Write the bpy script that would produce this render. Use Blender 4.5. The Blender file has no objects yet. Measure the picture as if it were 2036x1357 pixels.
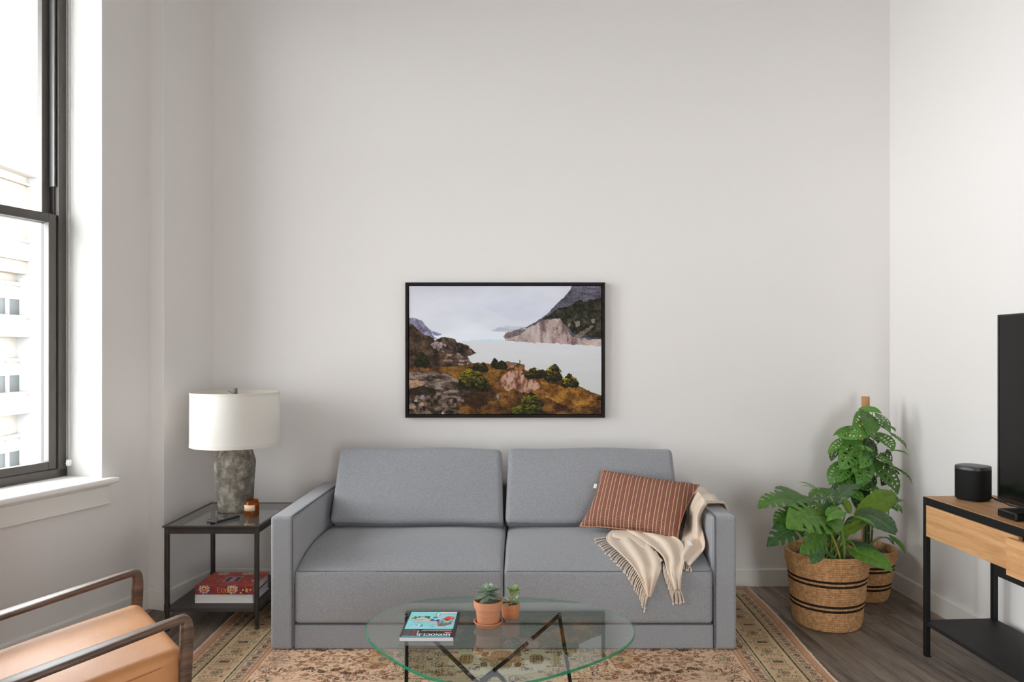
import bpy, bmesh, math, random
import numpy as np
from mathutils import Vector, Matrix
random.seed(7)
C = bpy.context.scene.collection
SC = bpy.context.scene
PI = math.pi

# ------------------------------------------------------------------ camera
H, F = 1.38, 1500.0                      # eye height, focal length in pixels of the 2036-wide frame
cd = bpy.data.cameras.new('camera'); cam = bpy.data.objects.new('camera', cd); C.objects.link(cam)
cam.location = (0, 0, H); cam.rotation_euler = (PI/2, 0, 0)
cd.sensor_width = 36; cd.lens = F/2036*36
cd.shift_x = -27/2036; cd.shift_y = 18.5/2036
cd.clip_start = .05; cd.clip_end = 400
SC.camera = cam

# ------------------------------------------------------------------ world, light, exposure
W = bpy.data.worlds.new('overcast'); SC.world = W; W.use_nodes = True
bgn = W.node_tree.nodes['Background']
bgn.inputs['Color'].default_value = (.955, .975, 1, 1)
bgn.inputs['Strength'].default_value = 8.0
SC.view_settings.view_transform = 'Standard'; SC.view_settings.look = 'None'
SC.view_settings.exposure = 1.0; SC.view_settings.gamma = 1; SC.view_settings.use_curve_mapping = False
cy = SC.cycles
cy.max_bounces = 14; cy.diffuse_bounces = 8; cy.glossy_bounces = 4; cy.transparent_max_bounces = 16; cy.transmission_bounces = 8
cy.use_denoising = True; cy.sample_clamp_indirect = 8; cy.caustics_reflective = False; cy.caustics_refractive = False

# left (window) wall: starts at WO, runs towards the viewer along WU, WN points outdoors
WO = Vector((-2.02, 4.04, 0)); WU = Vector((-.3134, -.9496, 0)); WN = Vector((-.9496, .3134, 0))
WINDOWS = [(.295, 1.545), (2.15, 3.40), (4.00, 5.25), (5.75, 6.85)]
SILL, HEAD, DEPTH = .745, 3.38, .26
ADDED_REAR_WINDOWS = [(.9, 1.95)]; R_SILL, R_HEAD = .10, 2.35  # invented opening behind the camera, added to bring in frontal daylight
for i, (a, b) in enumerate(WINDOWS):     # sampling guides in the openings: sky light enters here
    L = bpy.data.lights.new('window_portal', 'AREA'); L.shape = 'RECTANGLE'
    L.size = b - a; L.size_y = HEAD - SILL; L.cycles.is_portal = True
    o = bpy.data.objects.new('window_portal', L); C.objects.link(o)
    p = WO + WU*((a+b)/2) + WN*.30
    o.location = (p.x, p.y, (SILL+HEAD)/2)
    o.rotation_euler = Vector((-WN.x, -WN.y, 0)).to_track_quat('-Z', 'Y').to_euler()

for a, b in ADDED_REAR_WINDOWS:  # same sampling guide for the added rear opening
    L = bpy.data.lights.new('window_portal', 'AREA'); L.shape = 'RECTANGLE'
    L.size = b - a; L.size_y = R_HEAD - R_SILL; L.cycles.is_portal = True
    o = bpy.data.objects.new('window_portal', L); C.objects.link(o)
    o.location = ((a+b)/2, -2.6-.28, (R_SILL+R_HEAD)/2); o.rotation_euler = Vector((0, 1, 0)).to_track_quat('-Z', 'Y').to_euler()

# ------------------------------------------------------------------ helpers
def lin(c):
    return tuple(((v/255)/12.92 if v/255 <= .04045 else ((v/255+.055)/1.055)**2.4) for v in c)
def at(px, py, d):
    return Vector(((px-1045)/F*d, d, H-(py-697)/F*d))

def tag(o, label=None, cat=None, group=None, kind=None):
    if label: o['label'] = label
    if cat: o['category'] = cat
    if group: o['group'] = group
    if kind: o['kind'] = kind
    return o
def empty(name, loc=(0, 0, 0), rz=0, label=None, cat=None, group=None, kind=None):
    o = bpy.data.objects.new(name, None); C.objects.link(o); o.empty_display_size = .05
    o.location = loc; o.rotation_euler = (0, 0, rz)
    return tag(o, label, cat, group, kind)

def tanl(h, r, k, extra=0):
    """coordinates along one axis of a rounded box"""
    r = min(r, h*.98)
    a = [-h + r - r*math.tan(PI/4*(k-i)/k) for i in range(k+1)] if r > 0 else [-h]
    m = []
    lo, hi = -h+r*1.25, h-r*1.25
    if r > 0 and lo < hi-1e-4: m += [lo]
    for i in range(1, extra+1): m.append(lo+(hi-lo)*i/(extra+1))
    if r > 0 and lo < hi-1e-4: m += [hi]
    return a + m + [-v for v in reversed(a)]

class MB:
    def __init__(s): s.v = []; s.f = []; s.m = []
    def add(s, vs, fs, T=None, mi=0):
        n = len(s.v)
        s.v += [tuple(T @ Vector(v)) for v in vs] if T is not None else [tuple(v) for v in vs]
        s.f += [tuple(i+n for i in f) for f in fs]; s.m += [mi]*len(fs)
        return s
    def box(s, c, size, r=.003, k=1, T=None, ext=(0, 0, 0), fn=None, mi=0):
        hx, hy, hz = [max(v/2, 1e-4) for v in size]
        r = min(r, hx*.95, hy*.95, hz*.95)
        cx, cyy, cz = c
        ax = [tanl(hx, r, k, ext[0]), tanl(hy, r, k, ext[1]), tanl(hz, r, k, ext[2])]
        hs = (hx, hy, hz); key = {}; vs = []; fs = []
        def vid(p):
            q = (round(p[0], 6), round(p[1], 6), round(p[2], 6))
            if q not in key:
                if r > 0:
                    inn = [max(-(hs[i]-r), min(hs[i]-r, p[i])) for i in range(3)]
                    dv = Vector([p[i]-inn[i] for i in range(3)])
                    w = Vector(inn)+dv.normalized()*r if dv.length > 1e-9 else Vector(p)
                else: w = Vector(p)
                if fn: w = Vector(fn(w))
                key[q] = len(vs); vs.append((w.x+cx, w.y+cyy, w.z+cz))
            return key[q]
        for d in range(3):
            a, b = (d+1) % 3, (d+2) % 3
            for sg in (-1, 1):
                for i in range(len(ax[a])-1):
                    for j in range(len(ax[b])-1):
                        q = []
                        for (u, w) in ((i, j), (i+1, j), (i+1, j+1), (i, j+1)):
                            p = [0, 0, 0]; p[d] = sg*hs[d]; p[a] = ax[a][u]; p[b] = ax[b][w]; q.append(vid(p))
                        if len(set(q)) == 4: fs.append(tuple(q if sg > 0 else reversed(q)))
        return s.add(vs, fs, T, mi)
    def b2(s, lo, hi, r=.003, k=1, T=None, mi=0, ext=(0, 0, 0), fn=None):
        return s.box([(a+b)/2 for a, b in zip(lo, hi)], [abs(b-a) for a, b in zip(lo, hi)], r, k, T, ext, fn, mi)
    def tube(s, pts, rad, n=8, cap=True, closed=False, sub=0, T=None, mi=0):
        pts = [Vector(p) for p in pts]
        if sub: pts = smooth_path(pts, sub, closed)
        m = len(pts); rr = rad if callable(rad) else (lambda t: rad)
        vs = []; fs = []; nrm = None
        for i, p in enumerate(pts):
            a = pts[(i-1) % m] if (closed or i) else p; b = pts[(i+1) % m] if (closed or i < m-1) else p
            t = (b-a)
            t = t.normalized() if t.length > 1e-9 else Vector((0, 0, 1))
            if nrm is None:
                nrm = t.cross(Vector((0, 0, 1)) if abs(t.z) < .9 else Vector((1, 0, 0))).normalized()
            else:
                nrm = nrm - t*nrm.dot(t); nrm.normalize()
            bn = t.cross(nrm); r = rr(i/max(1, m-1))
            for k in range(n):
                an = 2*PI*k/n
                vs.append(p+(nrm*math.cos(an)+bn*math.sin(an))*r)
        for i in range(m if closed else m-1):
            for k in range(n):
                i2 = (i+1) % m
                fs.append((i*n+k, i*n+(k+1) % n, i2*n+(k+1) % n, i2*n+k))
        if cap and not closed:
            fs.append(tuple(reversed(range(n)))); fs.append(tuple((m-1)*n+k for k in range(n)))
        return s.add(vs, fs, T, mi)
    def lathe(s, prof, n=48, c=(0, 0, 0), T=None, mi=0, fn=None, close=False):
        vs = []; fs = []; m = len(prof)
        for (r, z) in prof:
            for k in range(n):
                a = 2*PI*k/n; p = (c[0]+r*math.cos(a), c[1]+r*math.sin(a), c[2]+z)
                vs.append(fn(p, a) if fn else p)
        for i in range(m-1 if not close else m):
            for k in range(n):
                i2 = (i+1) % m
                fs.append((i*n+k, i*n+(k+1) % n, i2*n+(k+1) % n, i2*n+k))
        return s.add(vs, fs, T, mi)
    def grid(s, rows, T=None, mi=0, keep=None, closed=False):
        nu = len(rows); nv = len(rows[0]); fs = []
        for i in range(nu-1):
            for j in range(nv-1):
                if keep is None or keep(i, j):
                    fs.append((i*nv+j, i*nv+j+1, (i+1)*nv+j+1, (i+1)*nv+j))
        return s.add([p for r in rows for p in r], fs, T, mi)
    def mesh(s, name, mats, smooth=True, angle=40):
        me = bpy.data.meshes.new(name); me.from_pydata(s.v, [], s.f)
        for m in (mats if isinstance(mats, (list, tuple)) else [mats]): me.materials.append(m)
        if any(s.m): me.polygons.foreach_set('material_index', s.m)
        if smooth:
            me.polygons.foreach_set('use_smooth', [True]*len(me.polygons))
            me.set_sharp_from_angle(angle=math.radians(angle))
        me.update(); return me
    def build(s, name, mats, parent=None, smooth=True, angle=40, loc=None, **kw):
        o = bpy.data.objects.new(name, s.mesh(name, mats, smooth, angle)); C.objects.link(o)
        if parent: o.parent = parent
        if loc: o.location = loc
        return tag(o, **kw)

def smooth_path(pts, n, closed=False):
    out = []; m = len(pts)
    for i in range(m if closed else m-1):
        g = lambda j: pts[j % m] if closed else pts[max(0, min(m-1, j))]
        p0, p1, p2, p3 = g(i-1), g(i), g(i+1), g(i+2)
        for k in range(n):
            t = k/n
            out.append(.5*((2*p1)+(p2-p0)*t+(2*p0-5*p1+4*p2-p3)*t*t+(3*p1-p0-3*p2+p3)*t**3))
    if not closed: out.append(pts[-1])
    return out
def recalc(o):
    bm = bmesh.new(); bm.from_mesh(o.data); bmesh.ops.recalc_face_normals(bm, faces=bm.faces); bm.to_mesh(o.data); bm.free(); return o

# ------------------------------------------------------------------ materials (all node based)
def new_mat(name):
    m = bpy.data.materials.new(name); m.use_nodes = True
    return m, m.node_tree.nodes, m.node_tree.links, m.node_tree.nodes['Principled BSDF']
def mat(name, col, rough=.5, metal=0, var=0, vscale=8, stretch=(1, 1, 1), bump=0, bscale=60, spec=.5, col2=None, rnd=0, detail=4, sheen=0, coat=0):
    """base colour with noise variation, per-object variation and fine relief"""
    m, N, Lk, B = new_mat(name)
    c = lin(col); B.inputs['Roughness'].default_value = rough; B.inputs['Metallic'].default_value = metal
    B.inputs['Specular IOR Level'].default_value = spec
    if sheen: B.inputs['Sheen Weight'].default_value = sheen
    if coat: B.inputs['Coat Weight'].default_value = coat; B.inputs['Coat Roughness'].default_value = .15
    tc = N.new('ShaderNodeTexCoord'); mp = N.new('ShaderNodeMapping'); mp.inputs['Scale'].default_value = stretch
    Lk.new(tc.outputs['Object'], mp.inputs['Vector'])
    vec = mp.outputs['Vector']
    if rnd:
        oi = N.new('ShaderNodeObjectInfo'); ad = N.new('ShaderNodeVectorMath'); ad.operation = 'ADD'
        sc = N.new('ShaderNodeMath'); sc.operation = 'MULTIPLY'; sc.inputs[1].default_value = 37
        Lk.new(oi.outputs['Random'], sc.inputs[0]); Lk.new(vec, ad.inputs[0]); Lk.new(sc.outputs[0], ad.inputs[1]); vec = ad.outputs[0]
    B.inputs['Base Color'].default_value = (*c, 1)
    out = None
    if var or col2:
        nz = N.new('ShaderNodeTexNoise'); nz.inputs['Scale'].default_value = vscale; nz.inputs['Detail'].default_value = detail
        Lk.new(vec, nz.inputs['Vector'])
        rp = N.new('ShaderNodeValToRGB')
        c2 = lin(col2) if col2 else tuple(min(1, v*(1+var)) for v in c)
        c1 = c if col2 else tuple(v*(1-var) for v in c)
        rp.color_ramp.elements[0].position = .32; rp.color_ramp.elements[1].position = .68
        rp.color_ramp.elements[0].color = (*c1, 1); rp.color_ramp.elements[1].color = (*c2, 1)
        Lk.new(nz.outputs['Fac'], rp.inputs[0]); out = rp.outputs[0]
        Lk.new(out, B.inputs['Base Color'])
    if rnd:
        hs = N.new('ShaderNodeHueSaturation')
        mr = N.new('ShaderNodeMapRange'); mr.inputs['To Min'].default_value = 1-rnd; mr.inputs['To Max'].default_value = 1+rnd
        Lk.new(oi.outputs['Random'], mr.inputs['Value']); Lk.new(mr.outputs[0], hs.inputs['Value'])
        if out: Lk.new(out, hs.inputs['Color'])
        else: hs.inputs['Color'].default_value = (*c, 1)
        Lk.new(hs.outputs[0], B.inputs['Base Color'])
    if bump:
        n2 = N.new('ShaderNodeTexNoise'); n2.inputs['Scale'].default_value = bscale; n2.inputs['Detail'].default_value = 3
        Lk.new(vec, n2.inputs['Vector'])
        bp = N.new('ShaderNodeBump'); bp.inputs['Strength'].default_value = bump; bp.inputs['Distance'].default_value = .004
        Lk.new(n2.outputs['Fac'], bp.inputs['Height']); Lk.new(bp.outputs[0], B.inputs['Normal'])
    return m
def wood(name, c1, c2, axis=1, scale=6, rough=.45, rnd=.0, bump=.15, spec=.4, fine=14):
    """grain stretched along one axis"""
    st = [fine, fine, fine]; st[axis] = .9
    m, N, Lk, B = new_mat(name)
    B.inputs['Roughness'].default_value = rough; B.inputs['Specular IOR Level'].default_value = spec
    tc = N.new('ShaderNodeTexCoord'); mp = N.new('ShaderNodeMapping'); mp.inputs['Scale'].default_value = st
    Lk.new(tc.outputs['Object'], mp.inputs['Vector'])
    oi = N.new('ShaderNodeObjectInfo'); sc = N.new('ShaderNodeMath'); sc.operation = 'MULTIPLY'; sc.inputs[1].default_value = 53
    ad = N.new('ShaderNodeVectorMath'); Lk.new(oi.outputs['Random'], sc.inputs[0]); Lk.new(mp.outputs[0], ad.inputs[0]); Lk.new(sc.outputs[0], ad.inputs[1])
    n1 = N.new('ShaderNodeTexNoise'); n1.inputs['Scale'].default_value = scale*.35; n1.inputs['Detail'].default_value = 6; n1.inputs['Distortion'].default_value = .6
    n2 = N.new('ShaderNodeTexNoise'); n2.inputs['Scale'].default_value = scale*2.2; n2.inputs['Detail'].default_value = 8; n2.inputs['Roughness'].default_value = .7
    for n in (n1, n2): Lk.new(ad.outputs[0], n.inputs['Vector'])
    mx = N.new('ShaderNodeMath'); mx.operation = 'MULTIPLY_ADD'; mx.inputs[1].default_value = .55; Lk.new(n1.outputs['Fac'], mx.inputs[0])
    m3 = N.new('ShaderNodeMath'); m3.operation = 'MULTIPLY'; m3.inputs[1].default_value = .45; Lk.new(n2.outputs['Fac'], m3.inputs[0]); Lk.new(m3.outputs[0], mx.inputs[2])
    rp = N.new('ShaderNodeValToRGB'); rp.color_ramp.elements[0].position = .36; rp.color_ramp.elements[1].position = .64
    rp.color_ramp.elements[0].color = (*lin(c1), 1); rp.color_ramp.elements[1].color = (*lin(c2), 1)
    Lk.new(mx.outputs[0], rp.inputs[0])
    hs = N.new('ShaderNodeHueSaturation'); mr = N.new('ShaderNodeMapRange'); mr.inputs['To Min'].default_value = 1-rnd; mr.inputs['To Max'].default_value = 1+rnd
    Lk.new(oi.outputs['Random'], mr.inputs['Value']); Lk.new(mr.outputs[0], hs.inputs['Value']); Lk.new(rp.outputs[0], hs.inputs['Color'])
    Lk.new(hs.outputs[0], B.inputs['Base Color'])
    bp = N.new('ShaderNodeBump'); bp.inputs['Strength'].default_value = bump; bp.inputs['Distance'].default_value = .003
    Lk.new(n2.outputs['Fac'], bp.inputs['Height']); Lk.new(bp.outputs[0], B.inputs['Normal'])
    return m
def fabric(name, c1, c2, scale=620, rough=.95, bump=.35, sheen=.25, blend=.5):
    """woven melange cloth: fine two-tone fleck plus weave relief"""
    m, N, Lk, B = new_mat(name)
    B.inputs['Roughness'].default_value = rough; B.inputs['Specular IOR Level'].default_value = .2
    B.inputs['Sheen Weight'].default_value = sheen; B.inputs['Sheen Roughness'].default_value = .5
    tc = N.new('ShaderNodeTexCoord')
    n1 = N.new('ShaderNodeTexNoise'); n1.inputs['Scale'].default_value = scale; n1.inputs['Detail'].default_value = 2
    n2 = N.new('ShaderNodeTexNoise'); n2.inputs['Scale'].default_value = scale*.45; n2.inputs['Detail'].default_value = 3
    for n in (n1, n2): Lk.new(tc.outputs['Object'], n.inputs['Vector'])
    ad = N.new('ShaderNodeMath'); ad.operation = 'ADD'; Lk.new(n1.outputs['Fac'], ad.inputs[0]); Lk.new(n2.outputs['Fac'], ad.inputs[1])
    hf = N.new('ShaderNodeMath'); hf.operation = 'MULTIPLY'; hf.inputs[1].default_value = .5; Lk.new(ad.outputs[0], hf.inputs[0])
    rp = N.new('ShaderNodeValToRGB'); rp.color_ramp.elements[0].position = .38; rp.color_ramp.elements[1].position = .62
    rp.color_ramp.elements[0].color = (*lin(c1), 1); rp.color_ramp.elements[1].color = (*lin(c2), 1)
    Lk.new(hf.outputs[0], rp.inputs[0]); Lk.new(rp.outputs[0], B.inputs['Base Color'])
    bp = N.new('ShaderNodeBump'); bp.inputs['Strength'].default_value = bump; bp.inputs['Distance'].default_value = .002
    Lk.new(n1.outputs['Fac'], bp.inputs['Height']); Lk.new(bp.outputs[0], B.inputs['Normal'])
    return m
def glass(name, tint=(1, 1, 1), ior=1.5, mult=1.0, rough=0):
    """thin clear pane: passes light straight through, mirrors by Fresnel"""
    m, N, Lk, B = new_mat(name); N.remove(B); out = N['Material Output']
    tr = N.new('ShaderNodeBsdfTransparent'); tr.inputs[0].default_value = (*tint, 1)
    gl = N.new('ShaderNodeBsdfGlossy'); gl.inputs['Roughness'].default_value = rough
    fr = N.new('ShaderNodeFresnel'); fr.inputs['IOR'].default_value = ior
    ge = N.new('ShaderNodeNewGeometry')
    mu = N.new('ShaderNodeMath'); mu.operation = 'MULTIPLY'; mu.inputs[1].default_value = mult; mu.use_clamp = True
    iv = N.new('ShaderNodeMath'); iv.operation = 'SUBTRACT'; iv.inputs[0].default_value = 1; Lk.new(ge.outputs['Backfacing'], iv.inputs[1])
    m2 = N.new('ShaderNodeMath'); m2.operation = 'MULTIPLY'
    Lk.new(fr.outputs[0], mu.inputs[0]); Lk.new(mu.outputs[0], m2.inputs[0]); Lk.new(iv.outputs[0], m2.inputs[1])
    mx = N.new('ShaderNodeMixShader'); Lk.new(m2.outputs[0], mx.inputs[0]); Lk.new(tr.outputs[0], mx.inputs[1]); Lk.new(gl.outputs[0], mx.inputs[2])
    Lk.new(mx.outputs[0], out.inputs['Surface']); return m
def attr_mat(name, rough=.6, bump=0, bscale=300, spec=.3, coat=0):
    """flat print: colours from the mesh's own colour attribute"""
    m, N, Lk, B = new_mat(name); B.inputs['Roughness'].default_value = rough; B.inputs['Specular IOR Level'].default_value = spec
    if coat: B.inputs['Coat Weight'].default_value = coat
    a = N.new('ShaderNodeAttribute'); a.attribute_name = 'print'; Lk.new(a.outputs['Color'], B.inputs['Base Color'])
    if bump:
        tc = N.new('ShaderNodeTexCoord'); n2 = N.new('ShaderNodeTexNoise'); n2.inputs['Scale'].default_value = bscale; n2.inputs['Detail'].default_value = 2
        Lk.new(tc.outputs['Object'], n2.inputs['Vector'])
        bp = N.new('ShaderNodeBump'); bp.inputs['Strength'].default_value = bump; bp.inputs['Distance'].default_value = .003
        Lk.new(n2.outputs['Fac'], bp.inputs['Height']); Lk.new(bp.outputs[0], B.inputs['Normal'])
    return m
def translucent(name, col, fac=.4, col_t=None, rough=.8, var=.1, vscale=300):
    m = mat(name, col, rough, var=var, vscale=vscale, spec=.2); N, Lk = m.node_tree.nodes, m.node_tree.links
    B = N['Principled BSDF']; t = N.new('ShaderNodeBsdfTranslucent'); t.inputs[0].default_value = (*lin(col_t or col), 1)
    mx = N.new('ShaderNodeMixShader'); mx.inputs[0].default_value = fac
    Lk.new(B.outputs[0], mx.inputs[1]); Lk.new(t.outputs[0], mx.inputs[2]); Lk.new(mx.outputs[0], N['Material Output'].inputs['Surface']); return m

# ------------------------------------------------------------------ painting flat prints into a colour attribute
def _hash(i, j, s):
    n = (i*374761393 + j*668265263 + s*1274126177) & 0xffffffff
    n = ((n ^ (n >> 13))*1103515245) & 0xffffffff
    return ((n ^ (n >> 16)) & 0xffff)/65535.0
def vnoise(x, y, s=0):
    xi = np.floor(x).astype(np.int64); yi = np.floor(y).astype(np.int64); fx = x-xi; fy = y-yi
    fx = fx*fx*(3-2*fx); fy = fy*fy*(3-2*fy)
    a = _hash(xi, yi, s); b = _hash(xi+1, yi, s); c = _hash(xi, yi+1, s); d = _hash(xi+1, yi+1, s)
    return (a*(1-fx)+b*fx)*(1-fy)+(c*(1-fx)+d*fx)*fy
def fbm(x, y, o=4, s=0, g=.5):
    v = 0; a = 1; t = 0
    for k in range(o): v = v+a*vnoise(x*2**k, y*2**k, s+k*17); t += a; a *= g
    return v/t
class Canvas:
    def __init__(s, xs, ys, bg):
        s.xs, s.ys = np.asarray(xs, float), np.asarray(ys, float)
        s.X, s.Y = np.meshgrid(s.xs, s.ys); s.px = np.empty(s.X.shape+(3,)); s.px[:] = np.array(bg, float)
    def put(s, mask, col, a=1.0):
        if callable(col): col = col(s.X[mask], s.Y[mask])
        s.px[mask] = s.px[mask]*(1-a)+np.asarray(col, float)*a
    def win(s, x0, y0, x1, y1):
        i0, i1 = np.searchsorted(s.xs, [x0, x1]); j0, j1 = np.searchsorted(s.ys, [y0, y1])
        return slice(j0, j1+1), slice(i0, i1+1)
    def _sub(s, w, m, col, a):
        if m.size == 0: return
        q = s.px[w]
        if callable(col): col = col(s.X[w][m], s.Y[w][m])
        q[m] = q[m]*(1-a)+np.asarray(col, float)*a
    def inside(s, P, w):
        X, Y = s.X[w], s.Y[w]; ins = np.zeros(X.shape, bool); n = len(P)
        for i in range(n):
            x1, y1 = P[i]; x2, y2 = P[(i+1) % n]
            if y1 == y2: continue
            c = ((y1 > Y) != (y2 > Y)) & (X < (x2-x1)*(Y-y1)/(y2-y1)+x1); ins ^= c
        return ins
    def poly(s, P, col, a=1.0, jag=0, js=.1, seed=3):
        xs = [p[0] for p in P]; ys = [p[1] for p in P]
        w = s.win(min(xs)-jag, min(ys)-jag, max(xs)+jag, max(ys)+jag)
        if s.X[w].size == 0: return
        if jag:
            X0, Y0 = s.X, s.Y
            dx = (fbm(X0[w]*js, Y0[w]*js, 4, seed)-.5)*2*jag; dy = (fbm(X0[w]*js+50, Y0[w]*js+9, 4, seed+5)-.5)*2*jag
            t = Canvas.__new__(Canvas); t.X = X0[w]+dx; t.Y = Y0[w]+dy
            m = t.inside(P, (slice(None), slice(None)))
        else: m = s.inside(P, w)
        s._sub(w, m, col, a)
    def line(s, P, wd, col, closed=False, a=1.0):
        P = list(P)+([P[0]] if closed else [])
        for (x1, y1), (x2, y2) in zip(P[:-1], P[1:]):
            w = s.win(min(x1, x2)-wd, min(y1, y2)-wd, max(x1, x2)+wd, max(y1, y2)+wd)
            X, Y = s.X[w], s.Y[w]
            if X.size == 0: continue
            dx, dy = x2-x1, y2-y1; L2 = dx*dx+dy*dy+1e-12
            t = np.clip(((X-x1)*dx+(Y-y1)*dy)/L2, 0, 1)
            s._sub(w, (X-x1-t*dx)**2+(Y-y1-t*dy)**2 < (wd/2)**2, col, a)
    def ell(s, cx, cy, rx, ry, col, a=1.0, ring=0):
        w = s.win(cx-rx, cy-ry, cx+rx, cy+ry); X, Y = s.X[w], s.Y[w]
        if X.size == 0: return
        q = ((X-cx)/rx)**2+((Y-cy)/ry)**2; m = q < 1
        if ring: m &= q > (1-ring)**2
        s._sub(w, m, col, a)
    def rect(s, x0, y0, x1, y1, col, a=1.0):
        s.poly([(x0, y0), (x1, y0), (x1, y1), (x0, y1)], col, a)
    def build(s, name, m, pos, parent=None, **kw):
        """pos(X, Y) gives world x, y, z arrays for the print's points"""
        ny, nx = s.X.shape; x, y, z = pos(s.X, s.Y)
        co = np.stack([np.broadcast_to(x, s.X.shape), np.broadcast_to(y, s.X.shape), np.broadcast_to(z, s.X.shape)], -1).reshape(-1, 3).astype(np.float32)
        i = np.arange((ny-1)*(nx-1)); r, c = i//(nx-1), i % (nx-1); b = r*nx+c
        q = np.stack([b, b+1, b+nx+1, b+nx], -1).astype(np.int32)
        e1 = co[1]-co[0]; e2 = co[nx]-co[0]
        me = bpy.data.meshes.new(name); me.vertices.add(nx*ny); me.vertices.foreach_set('co', co.ravel())
        me.loops.add(q.size); me.loops.foreach_set('vertex_index', q.ravel())
        me.polygons.add(len(q)); me.polygons.foreach_set('loop_start', np.arange(0, q.size, 4, dtype=np.int32))
        me.update(calc_edges=True); me.polygons.foreach_set('use_smooth', np.ones(len(q), bool))
        at_ = me.color_attributes.new('print', 'FLOAT_COLOR', 'POINT')
        p = np.clip(s.px.reshape(-1, 3)/255, 0, 1); l = np.where(p <= .04045, p/12.92, ((p+.055)/1.055)**2.4)
        at_.data.foreach_set('color', np.concatenate([l, np.ones((len(l), 1))], 1).astype(np.float32).ravel())
        me.materials.append(m); me.update()
        o = bpy.data.objects.new(name, me); C.objects.link(o)
        if parent: o.parent = parent
        return tag(o, **kw)

# ================================================================== SETTING
m_wall = mat('wall_paint', (229, 225, 223), .9, bump=.06, bscale=260, spec=.2)
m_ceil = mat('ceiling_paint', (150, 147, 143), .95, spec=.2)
m_trim = mat('trim_paint', (232, 229, 224), .5, spec=.4)
m_reveal = mat('reveal_paint', (244, 243, 240), .7, spec=.3)
CZ = 3.75
WL_END = 7.0                                        # length of the window wall
BACK, REAR = 4.42, -2.6
RW0 = Vector((2.134, 4.42, 0)); RWU = Vector((.063, -1, 0)).normalized(); RWN = Vector((-RWU.y, RWU.x, 0))   # RWN points outdoors (+x)
def rot_mat(origin, xdir):
    x = xdir.normalized(); z = Vector((0, 0, 1)); y = z.cross(x)
    M = Matrix((x, y, z)).transposed().to_4x4(); M.translation = origin; return M

# subfloor and planks
fl = MB().b2((-4.9, -2.8, -.05), (3.1, 4.62, -.010), 0).build('floor', mat('subfloor', (44, 38, 35), .9), kind='structure')
m_plank = wood('dark_plank', (86, 74, 68), (158, 143, 130), axis=1, scale=5, rough=.5, rnd=.24, bump=.12, spec=.35, fine=11)
PW, PL = .150, 1.22
pm = MB().box((0, 0, -.005), (PW-.0012, PL-.0012, .01), .0022, 1).mesh('plank', m_plank)
pdir = Vector((-.10, 1, 0)).normalized(); pside = Vector((pdir.y, -pdir.x, 0)); prz = math.atan2(-pdir.x, pdir.y)
def in_room(p):
    if not (REAR-.1 < p.y < BACK+.25): return False
    xl = -2.02+.33*(p.y-4.04); xr = 2.134+.063*(4.42-p.y)
    return xl-.1 < p.x < xr+.1
rng = random.Random(3)
for i in range(-36, 28):
    off = rng.random()*PL
    for j in range(-5, 7):
        p = pside*(i*PW)+pdir*(j*PL+off)
        e = [p+pdir*PL*.4, p, p-pdir*PL*.4]
        if any(in_room(q) for q in e):
            o = bpy.data.objects.new('plank', pm); C.objects.link(o); o.parent = fl
            o.location = (p.x, p.y, 0); o.rotation_euler = (0, 0, prz+(PI if rng.random() < .5 else 0))

def struct(b, name, m, **kw): return b.build(name, m, kind='structure', **kw)
struct(MB().b2((-2.3, BACK, 0), (2.5, BACK+.15, CZ), 0), 'wall_back', m_wall)
T = rot_mat(RW0, RWU)                                # local x along the wall, local y outdoors? -> pick the outer side
side = 1 if (T.to_3x3() @ Vector((0, 1, 0))).x > 0 else -1
struct(MB().b2((-.2, 0, 0), (7.2, side*.15, CZ), 0, T=T), 'wall_right', m_wall)
b = MB(); cur = -4.9
for (a, c) in ADDED_REAR_WINDOWS:  # rear wall is cut open for the added fill window
    b.b2((cur, REAR-.3, 0), (a, REAR, CZ), 0).b2((a, REAR-.3, 0), (c, REAR, R_SILL), 0).b2((a, REAR-.3, R_HEAD), (c, REAR, CZ), 0); cur = c
b.b2((cur, REAR-.3, 0), (3.1, REAR, CZ), 0); struct(b, 'wall_rear', m_wall)
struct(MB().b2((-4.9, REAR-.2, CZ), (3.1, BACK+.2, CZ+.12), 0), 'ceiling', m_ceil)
# pilaster in the corner between window wall and back wall
pv = [(-2.02, 4.043), (-1.921, 4.008), (-1.833, 4.42), (-2.2, 4.55), (-2.2, 4.1)]
b = MB(); n = len(pv)
b.add([(x, y, 0) for x, y in pv]+[(x, y, CZ) for x, y in pv], [tuple(reversed(range(n))), tuple(range(n, 2*n))]+[(i, (i+1) % n, (i+1) % n+n, i+n) for i in range(n)])
o = struct(b, 'wall_pilaster', m_wall, smooth=False); recalc(o)
# window wall with openings; local x = along wall, +-y outdoors
TW = rot_mat(WO, WU); ws = 1 if (TW.to_3x3() @ Vector((0, 1, 0))).dot(WN) > 0 else -1
b = MB(); cur = -.12
for (a, c) in WINDOWS:
    b.b2((cur, 0, 0), (a, ws*.34, CZ), 0, T=TW); b.b2((a, 0, 0), (c, ws*.34, SILL-.03), 0, T=TW); b.b2((a, 0, HEAD), (c, ws*.34, CZ), 0, T=TW); cur = c
b.b2((cur, 0, 0), (WL_END+.2, ws*.34, CZ), 0, T=TW)
struct(b, 'wall_left', m_wall)
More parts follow.
